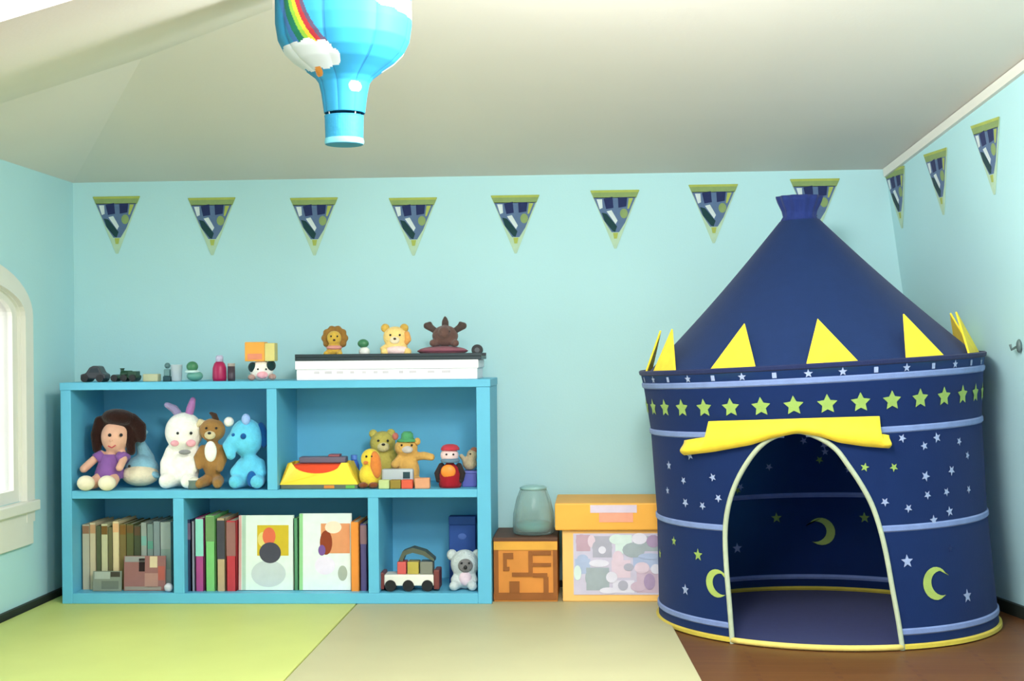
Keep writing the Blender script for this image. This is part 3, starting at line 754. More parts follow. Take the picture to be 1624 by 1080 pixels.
#================= lower compartments: books
def book(px0, px1, pytop, Y, rgb, label, group, z=None, depth=.19, lean=0.0, name='book', band=None):
    z = zbot if z is None else z
    xa, xb_ = at(px0, 880, Y).x, at(px1, 880, Y).x; zt_ = at((px0 + px1) / 2, pytop, Y).z
    cx_ = (xa + xb_) / 2; w = xb_ - xa; h = zt_ - z
    t = thing(name, label, 'book', (cx_, Y, z), group)
    cm = paper('cover_%d_%d_%d' % rgb, rgb); th = .0022
    b = MB()
    b.box2((xa, Y, z), (xb_, Y + th, z + h), cm)
    b.box2((xa, Y, z), (xa + th, Y + depth, z + h), cm); b.box2((xb_ - th, Y, z), (xb_, Y + depth, z + h), cm)
    b.build('cover', t)
    if w > 3.2 * th:
        b = MB(); b.box2((xa + th, Y + th, z + .003), (xb_ - th, Y + depth - .004, z + h - .004), paper('pages', (226, 218, 196))); b.build('pages', t)
    if band:
        b = MB(); b.box2((xa + .0008, Y - .0006, z + h * band[1]), (xb_ - .0008, Y + .001, z + h * band[2]), paper('band_%d_%d_%d' % band[0], band[0])); b.build('spine_print', t)
    if lean:
        t.rotation_euler = (0, lean, 0)
    return t
G1 = 'books in the lower compartment by the window'
LL = [
 (131, 142, 832, (186, 180, 158), 'pale grey book at the window end of the lower row', ((150, 110, 84), .86, .98)),
 (143, 152, 829, (206, 190, 156), 'cream book with brown spine top beside the pale grey one', ((196, 150, 110), .84, .97)),
 (153, 160, 834, (86, 94, 66), 'thin dark olive book between two cream books', None),
 (161, 171, 831, (200, 196, 156), 'sage cream book with an ochre spine top', ((120, 88, 40), .84, .97)),
 (172, 178, 836, (108, 104, 70), 'thin khaki book beside the tallest cream book', None),
 (179, 189, 827, (226, 206, 160), 'tall cream book with peach spine top', ((230, 180, 130), .84, .97)),
 (190, 200, 831, (124, 108, 64), 'olive brown book with ochre top', ((130, 92, 40), .84, .98)),
 (201, 212, 831, (92, 96, 58), 'dark olive book in the middle of the lower row', ((110, 84, 46), .86, .98)),
 (213, 223, 833, (70, 78, 56), 'darkest green book of the lower row', ((92, 72, 52), .84, .98)),
 (224, 233, 829, (150, 160, 150), 'grey green book with teal band', ((120, 170, 160), .66, .8)),
 (234, 243, 831, (120, 140, 134), 'slate green book beside the teal banded one', ((90, 150, 132), .62, .74)),
 (244, 254, 827, (130, 146, 146), 'blue grey book near the divider', None),
 (255, 271, 828, (160, 172, 166), 'wide pale grey green book against the divider', ((140, 160, 150), .3, .6)),
]
for (a, c_, t_, rgb, lab, bd) in LL: book(a, c_, t_, 4.90, rgb, lab, G1, band=bd)
# magazines leaning in front of that row
Y = 4.868
def magazine(px0, px1, pt_, rgb, label, prints, group, Y, lean=.06):
    xa, xb_ = at(px0, 900, Y).x, at(px1, 900, Y).x; z1 = at((px0 + px1) / 2, pt_, Y).z; h = z1 - zbot
    t = thing('magazine', label, 'magazine', ((xa + xb_) / 2, Y, zbot + .001), group)
    b = MB(); b.box2((xa, Y, zbot + .001), (xb_, Y + .006, z1), paper('mag_%d_%d_%d' % rgb, rgb)); b.build('cover', t)
    b = MB()
    for (u0, v0, u1, v1, c2) in prints:
        b.box2((xa + (xb_ - xa) * u0, Y - .0007, zbot + .001 + h * v0), (xa + (xb_ - xa) * u1, Y + .001, zbot + .001 + h * v1), paper('print_%d_%d_%d' % c2, c2))
    b.build('cover_print', t)
    t.rotation_euler = (-lean, 0, 0)
magazine(196, 262, 882, (150, 104, 100), 'dusty pink magazine leaning on the lower row of books', [(.02, .82, .5, .98, (150, 150, 146)), (.36, .55, .5, .92, (40, 24, 26)), (.62, .66, .8, .98, (216, 196, 160)), (.82, .3, .98, .7, (180, 96, 84)), (.5, .1, .82, .5, (176, 132, 120)), (.02, .02, .9, .12, (150, 142, 130))], None, 4.868)
magazine(147, 192, 906, (132, 140, 126), 'grey green magazine leaning below the cream books', [(.05, .6, .6, .95, (170, 178, 166)), (.62, .7, .95, .95, (70, 66, 56)), (.3, .1, .9, .5, (110, 118, 106))], None, 4.862)
Y = 4.85; q_ = base(266, Y, zbot)
d = thing('toy_ball', 'small white ball at the foot of the divider', 'ball', q_)
b = MB(); b.ell(q_ + Vector((0, 0, .015)), (.015, .015, .015), plastic('pearl', (206, 210, 216))); b.build('ball', d, smooth=True)

G2 = 'thin picture books standing beside the white covers'
for (a, c_, t_, rgb, lab, bd) in [
 (294, 303, 824, (40, 54, 84), 'dark navy book against the divider', ((112, 92, 116), .72, .95)),
 (304, 309, 827, (150, 150, 166), 'thin lavender grey book', None),
 (310, 323, 822, (176, 78, 138), 'magenta book with mint upper half', ((146, 216, 200), .48, .99)),
 (326, 341, 818, (124, 196, 118), 'bright green book standing tall', ((110, 150, 96), .66, .99)),
 (344, 357, 822, (188, 164, 128), 'tan book with charcoal upper half', ((70, 70, 78), .44, .97)),
 (359, 374, 826, (190, 62, 70), 'red book with rosewood upper part', ((150, 104, 98), .5, .98)),
 ]:
    book(a, c_, t_, 4.865, rgb, lab, G2, band=bd)
# front-facing covers
def cover_book(px0, px1, pytop, Y, rgb, label, prints, lean=.05):
    xa, xb_ = at(px0, 880, Y).x, at(px1, 880, Y).x; z1 = at((px0 + px1) / 2, pytop, Y).z; z0 = zbot + .002; h = z1 - z0; w = xb_ - xa
    t = thing('picture_book', label, 'book', ((xa + xb_) / 2, Y, z0), 'white picture books facing forward')
    b = MB(); cm = paper('front_%d_%d_%d' % rgb, rgb)
    b.box2((xa, Y, z0), (xb_, Y + .003, z1), cm); b.box2((xa, Y + .018, z0), (xb_, Y + .021, z1), cm); b.box2((xa, Y, z0), (xa + .003, Y + .021, z1), cm); b.build('cover', t)
    b = MB(); b.box2((xa + .003, Y + .003, z0 + .003), (xb_ - .003, Y + .018, z1 - .003), paper('pages', (226, 218, 196))); b.build('pages', t)
    b = MB()
    for pr in prints:
        if pr[0] == 'r':
            _, u0, v0, u1, v1, c2, dz = pr
            b.box2((xa + w * u0, Y - .0004 - dz, z0 + h * v0), (xa + w * u1, Y + .001, z0 + h * v1), paper('print_%d_%d_%d' % c2, c2))
        else:
            _, u, v, ru, rv, c2, dz = pr
            n = 24; pts = [Vector((xa + w * (u + ru * math.cos(2 * PI * i / n)), Y - .0004 - dz, z0 + h * v + h * rv * math.sin(2 * PI * i / n))) for i in range(n)]
            b.prism(pts, (0, .001 + dz, 0), paper('print_%d_%d_%d' % c2, c2))
    b.build('cover_print', t); t.rotation_euler = (-lean, 0, 0)
cover_book(378, 464, 818, 4.875, (222, 238, 226), 'white picture book with a yellow square and dark figure on its cover',
  [('r', .0, .0, .05, 1, (216, 170, 166), 0), ('r', .06, .0, .13, 1, (176, 204, 186), 0), ('r', .34, .46, .92, .87, (206, 178, 46), .0003), ('e', .56, .72, .12, .12, (222, 108, 76), .0007), ('e', .45, .68, .1, .1, (224, 206, 120), .0006), ('e', .58, .5, .2, .14, (72, 72, 84), .0009), ('e', .55, .22, .32, .18, (196, 206, 206), .0003)])
cover_book(474, 556, 815, 4.875, (226, 236, 232), 'white picture book with an orange brown picture on its cover',
  [('r', .0, .0, .07, 1, (150, 206, 146), 0), ('r', .42, .48, .98, .87, (222, 150, 104), .0003), ('e', .52, .62, .12, .16, (142, 62, 34), .0007), ('e', .44, .52, .07, .07, (120, 84, 150), .0009), ('e', .66, .82, .16, .08, (248, 220, 196), .0007), ('e', .5, .32, .2, .12, (232, 222, 240), .0003), ('e', .84, .22, .09, .1, (170, 178, 164), .0005)])
book(466, 473, 822, 4.885, (92, 150, 110), 'thin green book between the two white covers', None, depth=.16)
book(557, 569, 828, 4.862, (238, 146, 62), 'bright orange book beside the white covers', None, depth=.19)
book(571, 582, 831, 4.87, (92, 84, 132), 'dusky violet book squeezed next to the orange book', None, band=((146, 112, 120), .7, .98))

#---- lower compartment by the side panel: truck, koala, blue box
Y = 4.90; rb = row(650, zbot, Y); ma = plastic('maroon', (118, 56, 52)); wp = plastic('ivory', (238, 236, 222))
d = thing('toy_truck', 'ivory toy truck with maroon ends and a load of coloured blocks', 'toy truck', base(650, Y, zbot))
b = MB(); b.box2((P(612, rb, Y).x, Y - .04, zbot + .018), (P(690, rb, Y).x, Y + .04, zbot + .056), wp); b.build('bed', d, bevel=.004)
for a, c_, t_ in ((603, 612, 30), (690, 699, 34)):
    b = MB(); b.box2((P(a, rb, Y).x, Y - .042, zbot + .006), (P(c_, rb, Y).x, Y + .042, zbot + t_ * k(Y)), ma); b.build('bumper', d, bevel=.004)
for xx in (622, 650, 680):
    b = MB(); q_ = P(xx, rb - 9, Y); b.tube([q_ + Vector((0, -.044, 0)), q_ + Vector((0, .044, 0))], 9 * k(Y), BLACK, 20); b.build('wheel', d)
b = MB(); dg = plastic('moss_grey', (84, 92, 76))
rp_ = [(634, rb - 48), (640, rb - 62), (656, rb - 68), (676, rb - 62), (690, rb - 50), (690, rb - 46), (672, rb - 56), (656, rb - 60), (644, rb - 56), (640, rb - 46)]
b.prism([q_ - Vector((0, .03, 0)) for q_ in outl(rp_, Y)], (0, .06, 0), dg); b.build('canopy', d)
for a, c_, rgb in ((632, 646, (216, 94, 88)), (648, 666, (188, 170, 76)), (668, 688, (128, 130, 116))):
    b = MB(); b.box2((P(a, rb, Y).x, Y - .03, zbot + .056), (P(c_, rb, Y).x, Y + .03, zbot + .098), plastic('load_%d' % a, rgb)); b.build('load_block', d, bevel=.003)
Y = 4.91; rb = row(738, zbot, Y); gf = fur('silver', (196, 206, 206)); 
d = thing('plush_koala', 'silver grey plush koala with dark face sitting by the side panel', 'soft toy', base(736, Y, zbot))
b = MB(); blob(b, 737, rb - 40, 23, 23, Y, gf, .040); blob(b, 738, rb - 17, 16, 17, Y, gf, .034)
limb(b, [(728, rb - 9, 8), (722, rb - 8, 8, -.045)], Y, gf); limb(b, [(746, rb - 9, 8), (751, rb - 8, 8, -.045)], Y, gf)
limb(b, [(726, rb - 24, 6), (721, rb - 16, 6, -.02)], Y, gf); limb(b, [(749, rb - 24, 6), (753, rb - 16, 6, -.02)], Y, gf); b.build('body', d, remesh=.0045)
for xx in (717, 757):
    b = MB(); blob(b, xx, rb - 54, 8.5, 9, Y + .006, gf, .012); b.build('ear', d, smooth=True)
b = MB(); blob(b, 738, rb - 37, 12, 11, Y - .034, fur('mid_grey', (122, 120, 120)), .012); b.build('face', d, smooth=True)['label'] = 'dark grey face'
b = MB(); blob(b, 738, rb - 17, 10, 12, Y - .028, fur('pale_pink', (226, 204, 216)), .012); b.build('belly', d, smooth=True)['label'] = 'pale pink belly'
for xx in (732, 744): eye(d, xx, rb - 41, 1.8, Y - .045)
b = MB(); blob(b, 738, rb - 34, 3, 3.4, Y - .046, BLACK, .005); b.build('nose', d, smooth=True)
Y = 5.03
xa, xb_ = P(712, 850, Y).x, P(754, 850, Y).x; z1 = P(735, 819, Y).z
d = thing('card_box', 'dark blue upright box behind the koala', 'box', ((xa + xb_) / 2, Y, zbot))
bb = paper('denim_blue', (52, 88, 160))
b = MB(); b.box2((xa, Y, zbot), (xb_, Y + .05, z1 - .03), bb); b.build('box', d, bevel=.003)
b = MB(); b.box2((xa - .001, Y - .001, z1 - .03), (xb_ + .001, Y + .051, z1), paper('denim_lid', (46, 84, 150))); b.build('lid', d, bevel=.003)
b = MB(); b.ell(((xa + xb_) / 2, Y + .001, z1 - .07), (.016, .003, .012), paper('light_denim', (86, 118, 190))); b.build('print', d)

#================= crate, jar, toy box beside the shelf
YF = 4.865; 
xa, xb_ = at(783, 900, YF).x, at(884, 900, YF).x; z1 = at(833, 858, YF).z; z0 = MT
OR = M('orange_wood', (216, 140, 62), .5, .10, 9, .1, 60); ORD = M('brown_wood', (150, 90, 40), .55, .1, 12); GOLD = M('golden_wood', (226, 166, 66), .5, .08, 10)
d = thing('wooden_crate', 'small orange wooden crate between the shelf and the toy box', 'crate', ((xa + xb_) / 2, YF + .13, z0))
yb2 = YF + .28; t_ = .014
b = MB(); b.box2((xa, YF, z0), (xb_, YF + t_, z1), OR); b.build('front_panel', d, bevel=.002)
b = MB(); b.box2((xa, yb2 - t_, z0), (xb_, yb2, z1), OR); b.build('back_panel', d, bevel=.002)
b = MB(); b.box2((xa, YF + t_, z0), (xa + t_, yb2 - t_, z1), OR); b.build('side_panel', d, bevel=.002)
b = MB(); b.box2((xb_ - t_, YF + t_, z0), (xb_, yb2 - t_, z1), OR); b.build('side_panel', d, bevel=.002)
b = MB(); b.box2((xa - .002, YF - .003, z1), (xb_ + .002, yb2, z1 + .012), M('dark_lid_wood', (96, 66, 50), .6, .1, 12)); b.build('lid', d, bevel=.002)['label'] = 'dark brown lid'
b = MB(); fy = YF - .004
FN = [0]
def fr(px0, py0, px1, py1, m):
    FN[0] += 1; fy = YF - .0035 - .0002 * FN[0]
    p, q_ = at(px0, py0, YF), at(px1, py1, YF); b.box2((p.x, fy, q_.z), (q_.x, YF + .001, p.z), m)
fr(783, 859, 884, 872, GOLD); fr(783, 872, 791, 946, ORD); fr(877, 872, 884, 946, ORD); fr(783, 940, 884, 951, ORD)
b.build('front_frame', d)
b = MB()
for r_ in ((798, 877, 814, 886), (798, 886, 804, 900), (798, 899, 808, 905), (812, 908, 842, 914), (838, 874, 845, 914), (845, 874, 874, 880), (845, 893, 874, 898), (845, 909, 868, 915), (862, 915, 870, 942), (808, 922, 824, 940)): fr(*r_, ORD)
b.build('carved_lines', d)['label'] = 'brown carved lines on the front'
zj = z1 + .012; Y = YF + .10
gl = bpy.data.materials.new('clear_greenish_plastic'); gl.use_nodes = True; nt = gl.node_tree
g = nt.nodes['Principled BSDF']; g.inputs['Base Color'].default_value = col((190, 212, 206)); g.inputs['Roughness'].default_value = .15
nz = nt.nodes.new('ShaderNodeTexNoise'); nz.inputs['Scale'].default_value = 18; bp = nt.nodes.new('ShaderNodeBump'); bp.inputs['Strength'].default_value = .6; nt.links.new(nz.outputs['Fac'], bp.inputs['Height']); nt.links.new(bp.outputs['Normal'], g.inputs['Normal'])
tr = nt.nodes.new('ShaderNodeBsdfTransparent'); tr.inputs['Color'].default_value = (.93, .97, .96, 1); mx = nt.nodes.new('ShaderNodeMixShader')
fr_ = nt.nodes.new('ShaderNodeLayerWeight'); fr_.inputs['Blend'].default_value = .35; mr = nt.nodes.new('ShaderNodeMapRange'); mr.inputs['To Min'].default_value = .14; mr.inputs['To Max'].default_value = .75
nt.links.new(fr_.outputs['Facing'], mr.inputs['Value']); nt.links.new(mr.outputs['Result'], mx.inputs['Fac']); nt.links.new(tr.outputs['BSDF'], mx.inputs[1]); nt.links.new(g.outputs['BSDF'], mx.inputs[2]); nt.links.new(mx.outputs['Shader'], nt.nodes['Material Output'].inputs['Surface'])
pj = Vector((at(846, 800, Y).x, Y, zj)); hj = at(846, 772, Y).z - zj
d = thing('plastic_jar', 'clear greenish plastic jar standing on the wooden crate', 'jar', pj)
r0 = 33 * k(Y)
b = MB(); b.lathe(pj, [(r0 * .9, .001), (r0, .008), (r0, .035), (r0 * .97, hj * .45), (r0 * .82, hj * .75), (r0 * .66, hj * .93), (r0 * .6, hj * .95), (r0 * .58, hj * .93), (r0 * .74, hj * .74), (r0 * .9, hj * .45), (r0 * .93, .035), (r0 * .92, .012)], gl, 40, True); b.build('jar', d, smooth=True)
b = MB(); b.lathe(pj + Vector((0, 0, hj * .95)), [(r0 * .64, 0), (r0 * .66, .006), (r0 * .5, .012)], M('clear_lid', (150, 190, 186), .3, .05, 20), 32); b.build('lid', d, smooth=True)
b = MB(); b.lathe(pj + Vector((0, 0, .012)), [(r0 * .88, 0), (r0 * .89, .022), (r0 * .7, .03)], plastic('teal_beads', (96, 160, 158)), 32); b.build('contents', d, smooth=True)['label'] = 'teal contents at the bottom'

xa, xb_ = at(892, 900, YF).x, at(1052, 900, YF).x; z1 = at(960, 840, YF).z; z2 = at(960, 798, YF - .02).z
YO = M('yellow_orange', (246, 178, 74), .5, .05, 6); yb2 = 5.15
d = thing('toy_chest', 'yellow orange toy box with a lid and a pale printed front', 'toy box', ((xa + xb_) / 2, YF + .14, z0))
b = MB(); b.box2((xa, YF, z0), (xb_, yb2, z1), M('light_orange', (246, 196, 116), .5, .05, 6)); b.build('body', d, bevel=.004)
xl0, xl1 = at(880, 820, YF - .02).x, xb_ + .006
b = MB(); b.box2((xl0, YF - .02, z1), (xl1, yb2 + .006, z2), YO); b.build('lid', d, bevel=.005)
b = MB(); 
def lb(px0, py0, px1, py1, m, Yp=YF - .02):
    p, q_ = at(px0, py0, Yp), at(px1, py1, Yp); b.box2((p.x, Yp - .0015, q_.z), (q_.x, Yp + .001, p.z), m)
lb(936, 801, 1010, 813, paper('lilac_label', (220, 206, 222))); lb(950, 813, 1004, 828, paper('salmon_label', (240, 168, 140))); b.build('lid_label', d)
# printed front panel: soft overlapping shapes
b = MB(); Yp = YF
p, q_ = at(909, 846, Yp), at(1051, 943, Yp); b.box2((p.x, Yp - .003, q_.z), (q_.x, Yp + .001, p.z), paper('lavender_panel', (206, 200, 220)))
cols = [(196, 166, 182), (224, 222, 236), (176, 176, 192), (214, 232, 228), (204, 182, 200), (176, 190, 220), (224, 204, 218), (166, 178, 184), (172, 150, 182)]
for i_, (px, py, w_, h_, ci) in enumerate([(914, 848, 22, 26, 0), (940, 850, 30, 34, 2), (976, 848, 26, 30, 3), (1004, 850, 44, 24, 7), (912, 886, 24, 24, 5), (930, 900, 36, 36, 7), (970, 888, 30, 28, 6), (1004, 880, 40, 20, 5), (1010, 904, 38, 36, 4), (972, 920, 34, 20, 1)]):
    lo_, hi_ = at(px, py + h_, Yp), at(px + w_, py, Yp); b.poly([Vector((lo_.x, Yp - .0031 - .0001 * i_, lo_.z)), Vector((hi_.x, Yp - .0031 - .0001 * i_, lo_.z)), Vector((hi_.x, Yp - .0031 - .0001 * i_, hi_.z)), Vector((lo_.x, Yp - .0031 - .0001 * i_, hi_.z))], paper('blot_%d' % ci, cols[ci]))
spots = [(922, 858, 9, 11, 0), (938, 858, 6, 10, 6), (955, 868, 16, 14, 2), (955, 872, 6, 6, 1), (978, 855, 12, 8, 3), (1005, 872, 18, 12, 7), (1014, 854, 12, 9, 1), (1036, 858, 11, 10, 8), (924, 886, 9, 7, 5), (950, 893, 16, 6, 1), (980, 885, 9, 12, 6), (946, 916, 18, 16, 7), (936, 916, 8, 13, 7), (997, 899, 8, 6, 2), (1018, 900, 12, 9, 6), (1030, 882, 18, 5, 5), (1012, 930, 12, 8, 4), (988, 928, 8, 8, 2), (1030, 922, 9, 13, 8), (1040, 902, 8, 8, 1), (916, 908, 6, 12, 3), (970, 915, 9, 9, 1), (965, 936, 14, 5, 1)]
for i, (px, py, rx, ry, ci) in enumerate(spots):
    cc = at(px, py, Yp); kk = k(Yp); n = 14
    pts = [cc + Vector((rx * kk * math.cos(2 * PI * j / n), -.0043 - .0001 * i, ry * kk * math.sin(2 * PI * j / n))) for j in range(n)]
    b.poly(pts, paper('blot_%d' % ci, cols[ci]))
b.build('front_panel', d)['label'] = 'pale lilac printed front'

#================= pennants
NV = cloth('navy_print', (40, 50, 92)); TEALD = cloth('dark_teal_print', (34, 66, 70)); OLV = cloth('olive_green', (136, 160, 104)); PALE = cloth('pale_olive', (176, 206, 178)); GW = cloth('grey_white', (206, 220, 220)); YG = cloth('yellow_green', (168, 182, 92)); SLT = cloth('slate_blue', (92, 116, 150)); PKB = cloth('pinkish', (204, 178, 172))
def pennant_mesh():
    b = MB(); w, h = .088, .208
    def tri(u0, v0, u1, v1, inset=0): pass
    def hw(v): return w * (1 - v)            # half width at fraction v down
    def q_(u, v, dy): return Vector((u * w, dy, -v * h))
    def pol(pts, m, lay): b.prism([q_(u, v, -.003 - .0004 * lay) for u, v in pts], (0, .0006 + .0004 * lay, 0), m)
    b.prism([(-w, -.003, 0), (w, -.003, 0), (.004, -.003, -h), (-.004, -.003, -h)], (0, .0025, 0), PALE)
    pol([(-1, 0), (1, 0), (.86, .13), (-.86, .13)], OLV, 1)
    pol([(-.87, .12), (.84, .12), (.40, .56), (.16, .72), (-.14, .72), (-.48, .5)], SLT, 1)
    pol([(-.46, .14), (-.1, .11), (-.06, .30), (-.36, .32)], NV, 2)
    pol([(.12, .12), (.5, .12), (.46, .28), (.14, .30)], NV, 2)
    pol([(-.74, .15), (-.52, .15), (-.5, .3), (-.62, .32)], GW, 2)
    pol([(-.54, .38), (-.34, .40), (.08, .62), (.0, .715), (-.1, .70), (-.42, .53)], TEALD, 2)
    pol([(-.34, .36), (-.14, .34), (.1, .52), (.02, .58)], GW, 3)
    n = 12; pol([(.36 + .16 * math.cos(2 * PI * i / n), .40 + .085 * math.sin(2 * PI * i / n)) for i in range(n)], OLV, 3)
    pol([(.56, .14), (.74, .14), (.56, .32), (.5, .32)], YG, 3)
    pol([(-.98, -.005), (.98, -.005), (.95, .035), (-.95, .035)], YG, 3)
    pol([(-.09, .73), (.12, .73), (.07, .83), (-.05, .83)], YG, 2)
    return b
PL = [(185, 312, 'pennant nearest the window wall, above the grey toy car'), (336, 314, 'pennant above the crimson toy bottle, second from the window wall'), (498, 314, 'pennant above the small golden lion'),
      (655, 314, 'pennant above the yellow teddy and the brown moose'), (817, 310, 'pennant above the gap where the plastic jar stands'), (975, 302, 'pennant above the yellow orange toy box'),
      (1131, 293, 'pennant just beside the sloping edge of the tent roof'), (1292, 284, 'pennant partly hidden by the top of the tent')]
GP = 'blue and green pennants along the walls'
pm = None
for i, (px, py, lab) in enumerate(PL):
    loc = at(px, py, YB + .0004)
    if pm is None:
        pm = pennant_mesh().build('pennant'); o = pm
    else:
        o = pm.copy(); C.objects.link(o)
    o.location = loc; tag(o, lab, 'pennant', GP)
nR = Vector((-1, -SPL, -LEAN)).normalized(); pR = Vector((XC, YB, ZT))
for i, (px, py, lab, sc) in enumerate(((1419, 268, 'pennant on the angled wall closest to the room corner', 1.0), (1484, 240, 'middle pennant of the three on the angled wall', 1.0), (1563, 193, 'pennant on the angled wall farthest from the corner', 1.06))):
    o = pm.copy(); C.objects.link(o); o.location = at_plane(px, py, pR - nR * .0004, nR)
    yl = -nR; zl = (up - yl * up.dot(yl)).normalized(); xl = yl.cross(zl)
    o.rotation_euler = Matrix((xl, yl, zl)).transposed().to_euler(); o.scale = (sc, 1, sc)
    tag(o, lab, 'pennant', GP)
# hook on that wall
hk = at_plane(1619, 548, pR, nR)
d = thing('wall_hook', 'small grey hook on the angled wall at the edge of view', 'hook', hk)
b = MB(); b.ell(hk + nR * .006, (.008, .013, .020), plastic('hook_grey', (92, 112, 112))); b.build('plate', d, smooth=True)
b = MB(); b.tube([hk + nR * .008, hk + nR * .03 + Vector((0, 0, -.008)), hk + nR * .034 + Vector((0, 0, .008))], .004, plastic('hook_grey', (92, 112, 112)), 8); b.build('prong', d, smooth=True)

#================= castle tent
TY = 4.64; tc0 = at(1307, 780, TY); TX = tc0.x
KX, TILT = .055, .05
FA = math.atan2(-TX, -TY)   # facing angle: direction to the camera measured as atan2(x, y)
def t_r(z):
    P_ = [(0, .524), (.067, .520), (.345, .508), (.62, .510), (.70, .518), (.762, .524), (.81, .532)]
    if z <= 0: return P_[0][1]
    for (a, ra), (c_, rc_) in zip(P_, P_[1:]):
        if z <= c_: return ra + (rc_ - ra) * (z - a) / (c_ - a)
    return P_[-1][1]
def t_p(phi, z, dr=0, r=None):
    r = (t_r(z) if r is None else r) + dr
    dx, dy = math.sin(FA + phi), math.cos(FA + phi)   # phi grows ... sign fixed below
    x = r * dx; y = r * dy
    return Vector((TX - KX * z + x, TY + y, z + TILT * min(1, z / .8) * x))
def t_hit(px, py, dr=0):
    d = ray(px, py); z = .4
    for _ in range(30):
        r = t_r(z) + dr; cx_ = TX - KX * z
        a = d.x ** 2 + d.y ** 2; bq = -2 * (d.x * cx_ + d.y * TY); cq = cx_ ** 2 + TY ** 2 - r * r
        disc = bq * bq - 4 * a * cq
        s_ = (-bq - math.sqrt(disc)) / (2 * a) if disc > 0 else -bq / (2 * a)
        X, Yy, Zz = d.x * s_, d.y * s_, HC + d.z * s_
        xx = X - cx_
        z = Zz - TILT * min(1, max(0, z) / .8) * xx
        z = min(max(z, -.05), .9)
    ph = math.atan2(xx, Yy - TY) - FA
    ph = (ph + PI) % (2 * PI) - PI
    return ph, z
def sheer(m, amount, rgb):
    nt = m.node_tree; out = nt.nodes['Material Output']; pb = nt.nodes['Principled BSDF']
    t_ = nt.nodes.new('ShaderNodeBsdfTranslucent'); t_.inputs['Color'].default_value = col(rgb); x_ = nt.nodes.new('ShaderNodeMixShader'); x_.inputs['Fac'].default_value = amount
    nt.links.new(pb.outputs['BSDF'], x_.inputs[1]); nt.links.new(t_.outputs['BSDF'], x_.inputs[2]); nt.links.new(x_.outputs['Shader'], out.inputs['Surface']); return m
NAVY = sheer(cloth('navy_tent', (30, 52, 106)), .45, (70, 125, 185)); NAVY2 = sheer(cloth('navy_roof', (32, 55, 102)), .25, (70, 105, 175)); PIPE = cloth('pale_blue_piping', (120, 140, 188)); TYEL = cloth('tent_yellow', (250, 218, 60))
STW = cloth('star_white', (150, 166, 202)); STG = cloth('star_green', (142, 172, 90)); CRM = cloth('cream_trim', (176, 188, 160)); HEM = cloth('olive_hem', (206, 186, 70)); MOON = cloth('moon_green', (164, 186, 96))
tent = thing('castle_tent', 'navy blue castle play tent with yellow battlements, stars and moons', 'play tent', (TX, TY, 0))
# door edges
DL = [(1163, 1028), (1158, 960), (1153, 900), (1151, 845), (1156, 803), (1168, 766), (1186, 733), (1206, 708), (1230, 692), (1262, 684)]
DR = [(1431, 1031), (1424, 985), (1414, 930), (1405, 880), (1395, 838), (1382, 800), (1365, 768), (1345, 738), (1325, 712), (1298, 694), (1268, 684)]
hl = sorted([t_hit(*p_)[::-1] for p_ in DL]); hr = sorted([t_hit(*p_)[::-1] for p_ in DR])
ztp = max(hl[-1][0], hr[-1][0]); phm = (hl[-1][1] + hr[-1][1]) / 2
hl[-1] = (ztp, phm); hr[-1] = (ztp, phm)
def interp(tab, z):
    if z <= tab[0][0]: return tab[0][1]
    for (a, pa), (c_, pc) in zip(tab, tab[1:]):
        if z <= c_: return pa + (pc - pa) * (z - a) / max(1e-6, c_ - a)
    return tab[-1][1]
def d_l(z): return interp(hl, z)
def d_r(z): return interp(hr, z)
# on screen, moving to larger px: which sign of phi?
SG = 1 if hr[0][1] > hl[0][1] else -1
def star_pts(ph0, z0, rad, n=5, rot=0, inner=.42):
    pts = []
    for i in range(2 * n):
        r_ = rad if i % 2 == 0 else rad * inner; a = PI / 2 + rot + PI * i / n
        pts.append((ph0 + SG * r_ * math.cos(a) / .51, z0 + r_ * math.sin(a)))
    return pts
def decal(b, pts, m, side=1):
    q_ = []
    for p_, z_ in pts:
        if z_ < ztp:
            mid_ = (d_l(z_) + d_r(z_)) / 2; hw_ = abs(d_r(z_) - d_l(z_)) / 2 + .012
            if abs(p_ - mid_) < hw_: p_ = mid_ + (hw_ if p_ > mid_ else -hw_)
        q_.append((p_, z_))
    pts = q_
    b.poly([t_p(p_, z_, .0028 * side) for p_, z_ in pts], m)
def both(b, pts, m): decal(b, pts, m, 1); decal(b, pts, m, -1)
def in_door(ph, z, mg=.02):
    if z > ztp: return False
    a, c_ = sorted((d_l(z), d_r(z))); return a - mg < ph < c_ + mg
def wall_grid(b, z0, z1, nz_, m, na=150):
    vs = []; 
    for j in range(nz_ + 1):
        z = z0 + (z1 - z0) * j / nz_
        a = d_r(z); e_ = d_l(z)
        if z >= ztp: a = e_ = phm
        # go round from the door's one edge to its other edge
        span = (2 * PI - abs(a - e_)) * SG
        for i in range(na + 1): vs.append(t_p(a + span * i / na, z))
    fs = []
    for j in range(nz_):
        for i in range(na):
            q0 = j * (na + 1) + i; fs.append((q0, q0 + 1, q0 + na + 2, q0 + na + 1))
    b.add(vs, fs, m)
Z4, Z3, Z2, Z1, ZBR = t_hit(1400, 1004)[1], t_hit(1405, 839)[1], t_hit(1420, 681)[1], t_hit(1300, 603)[1], t_hit(1300, 580)[1]
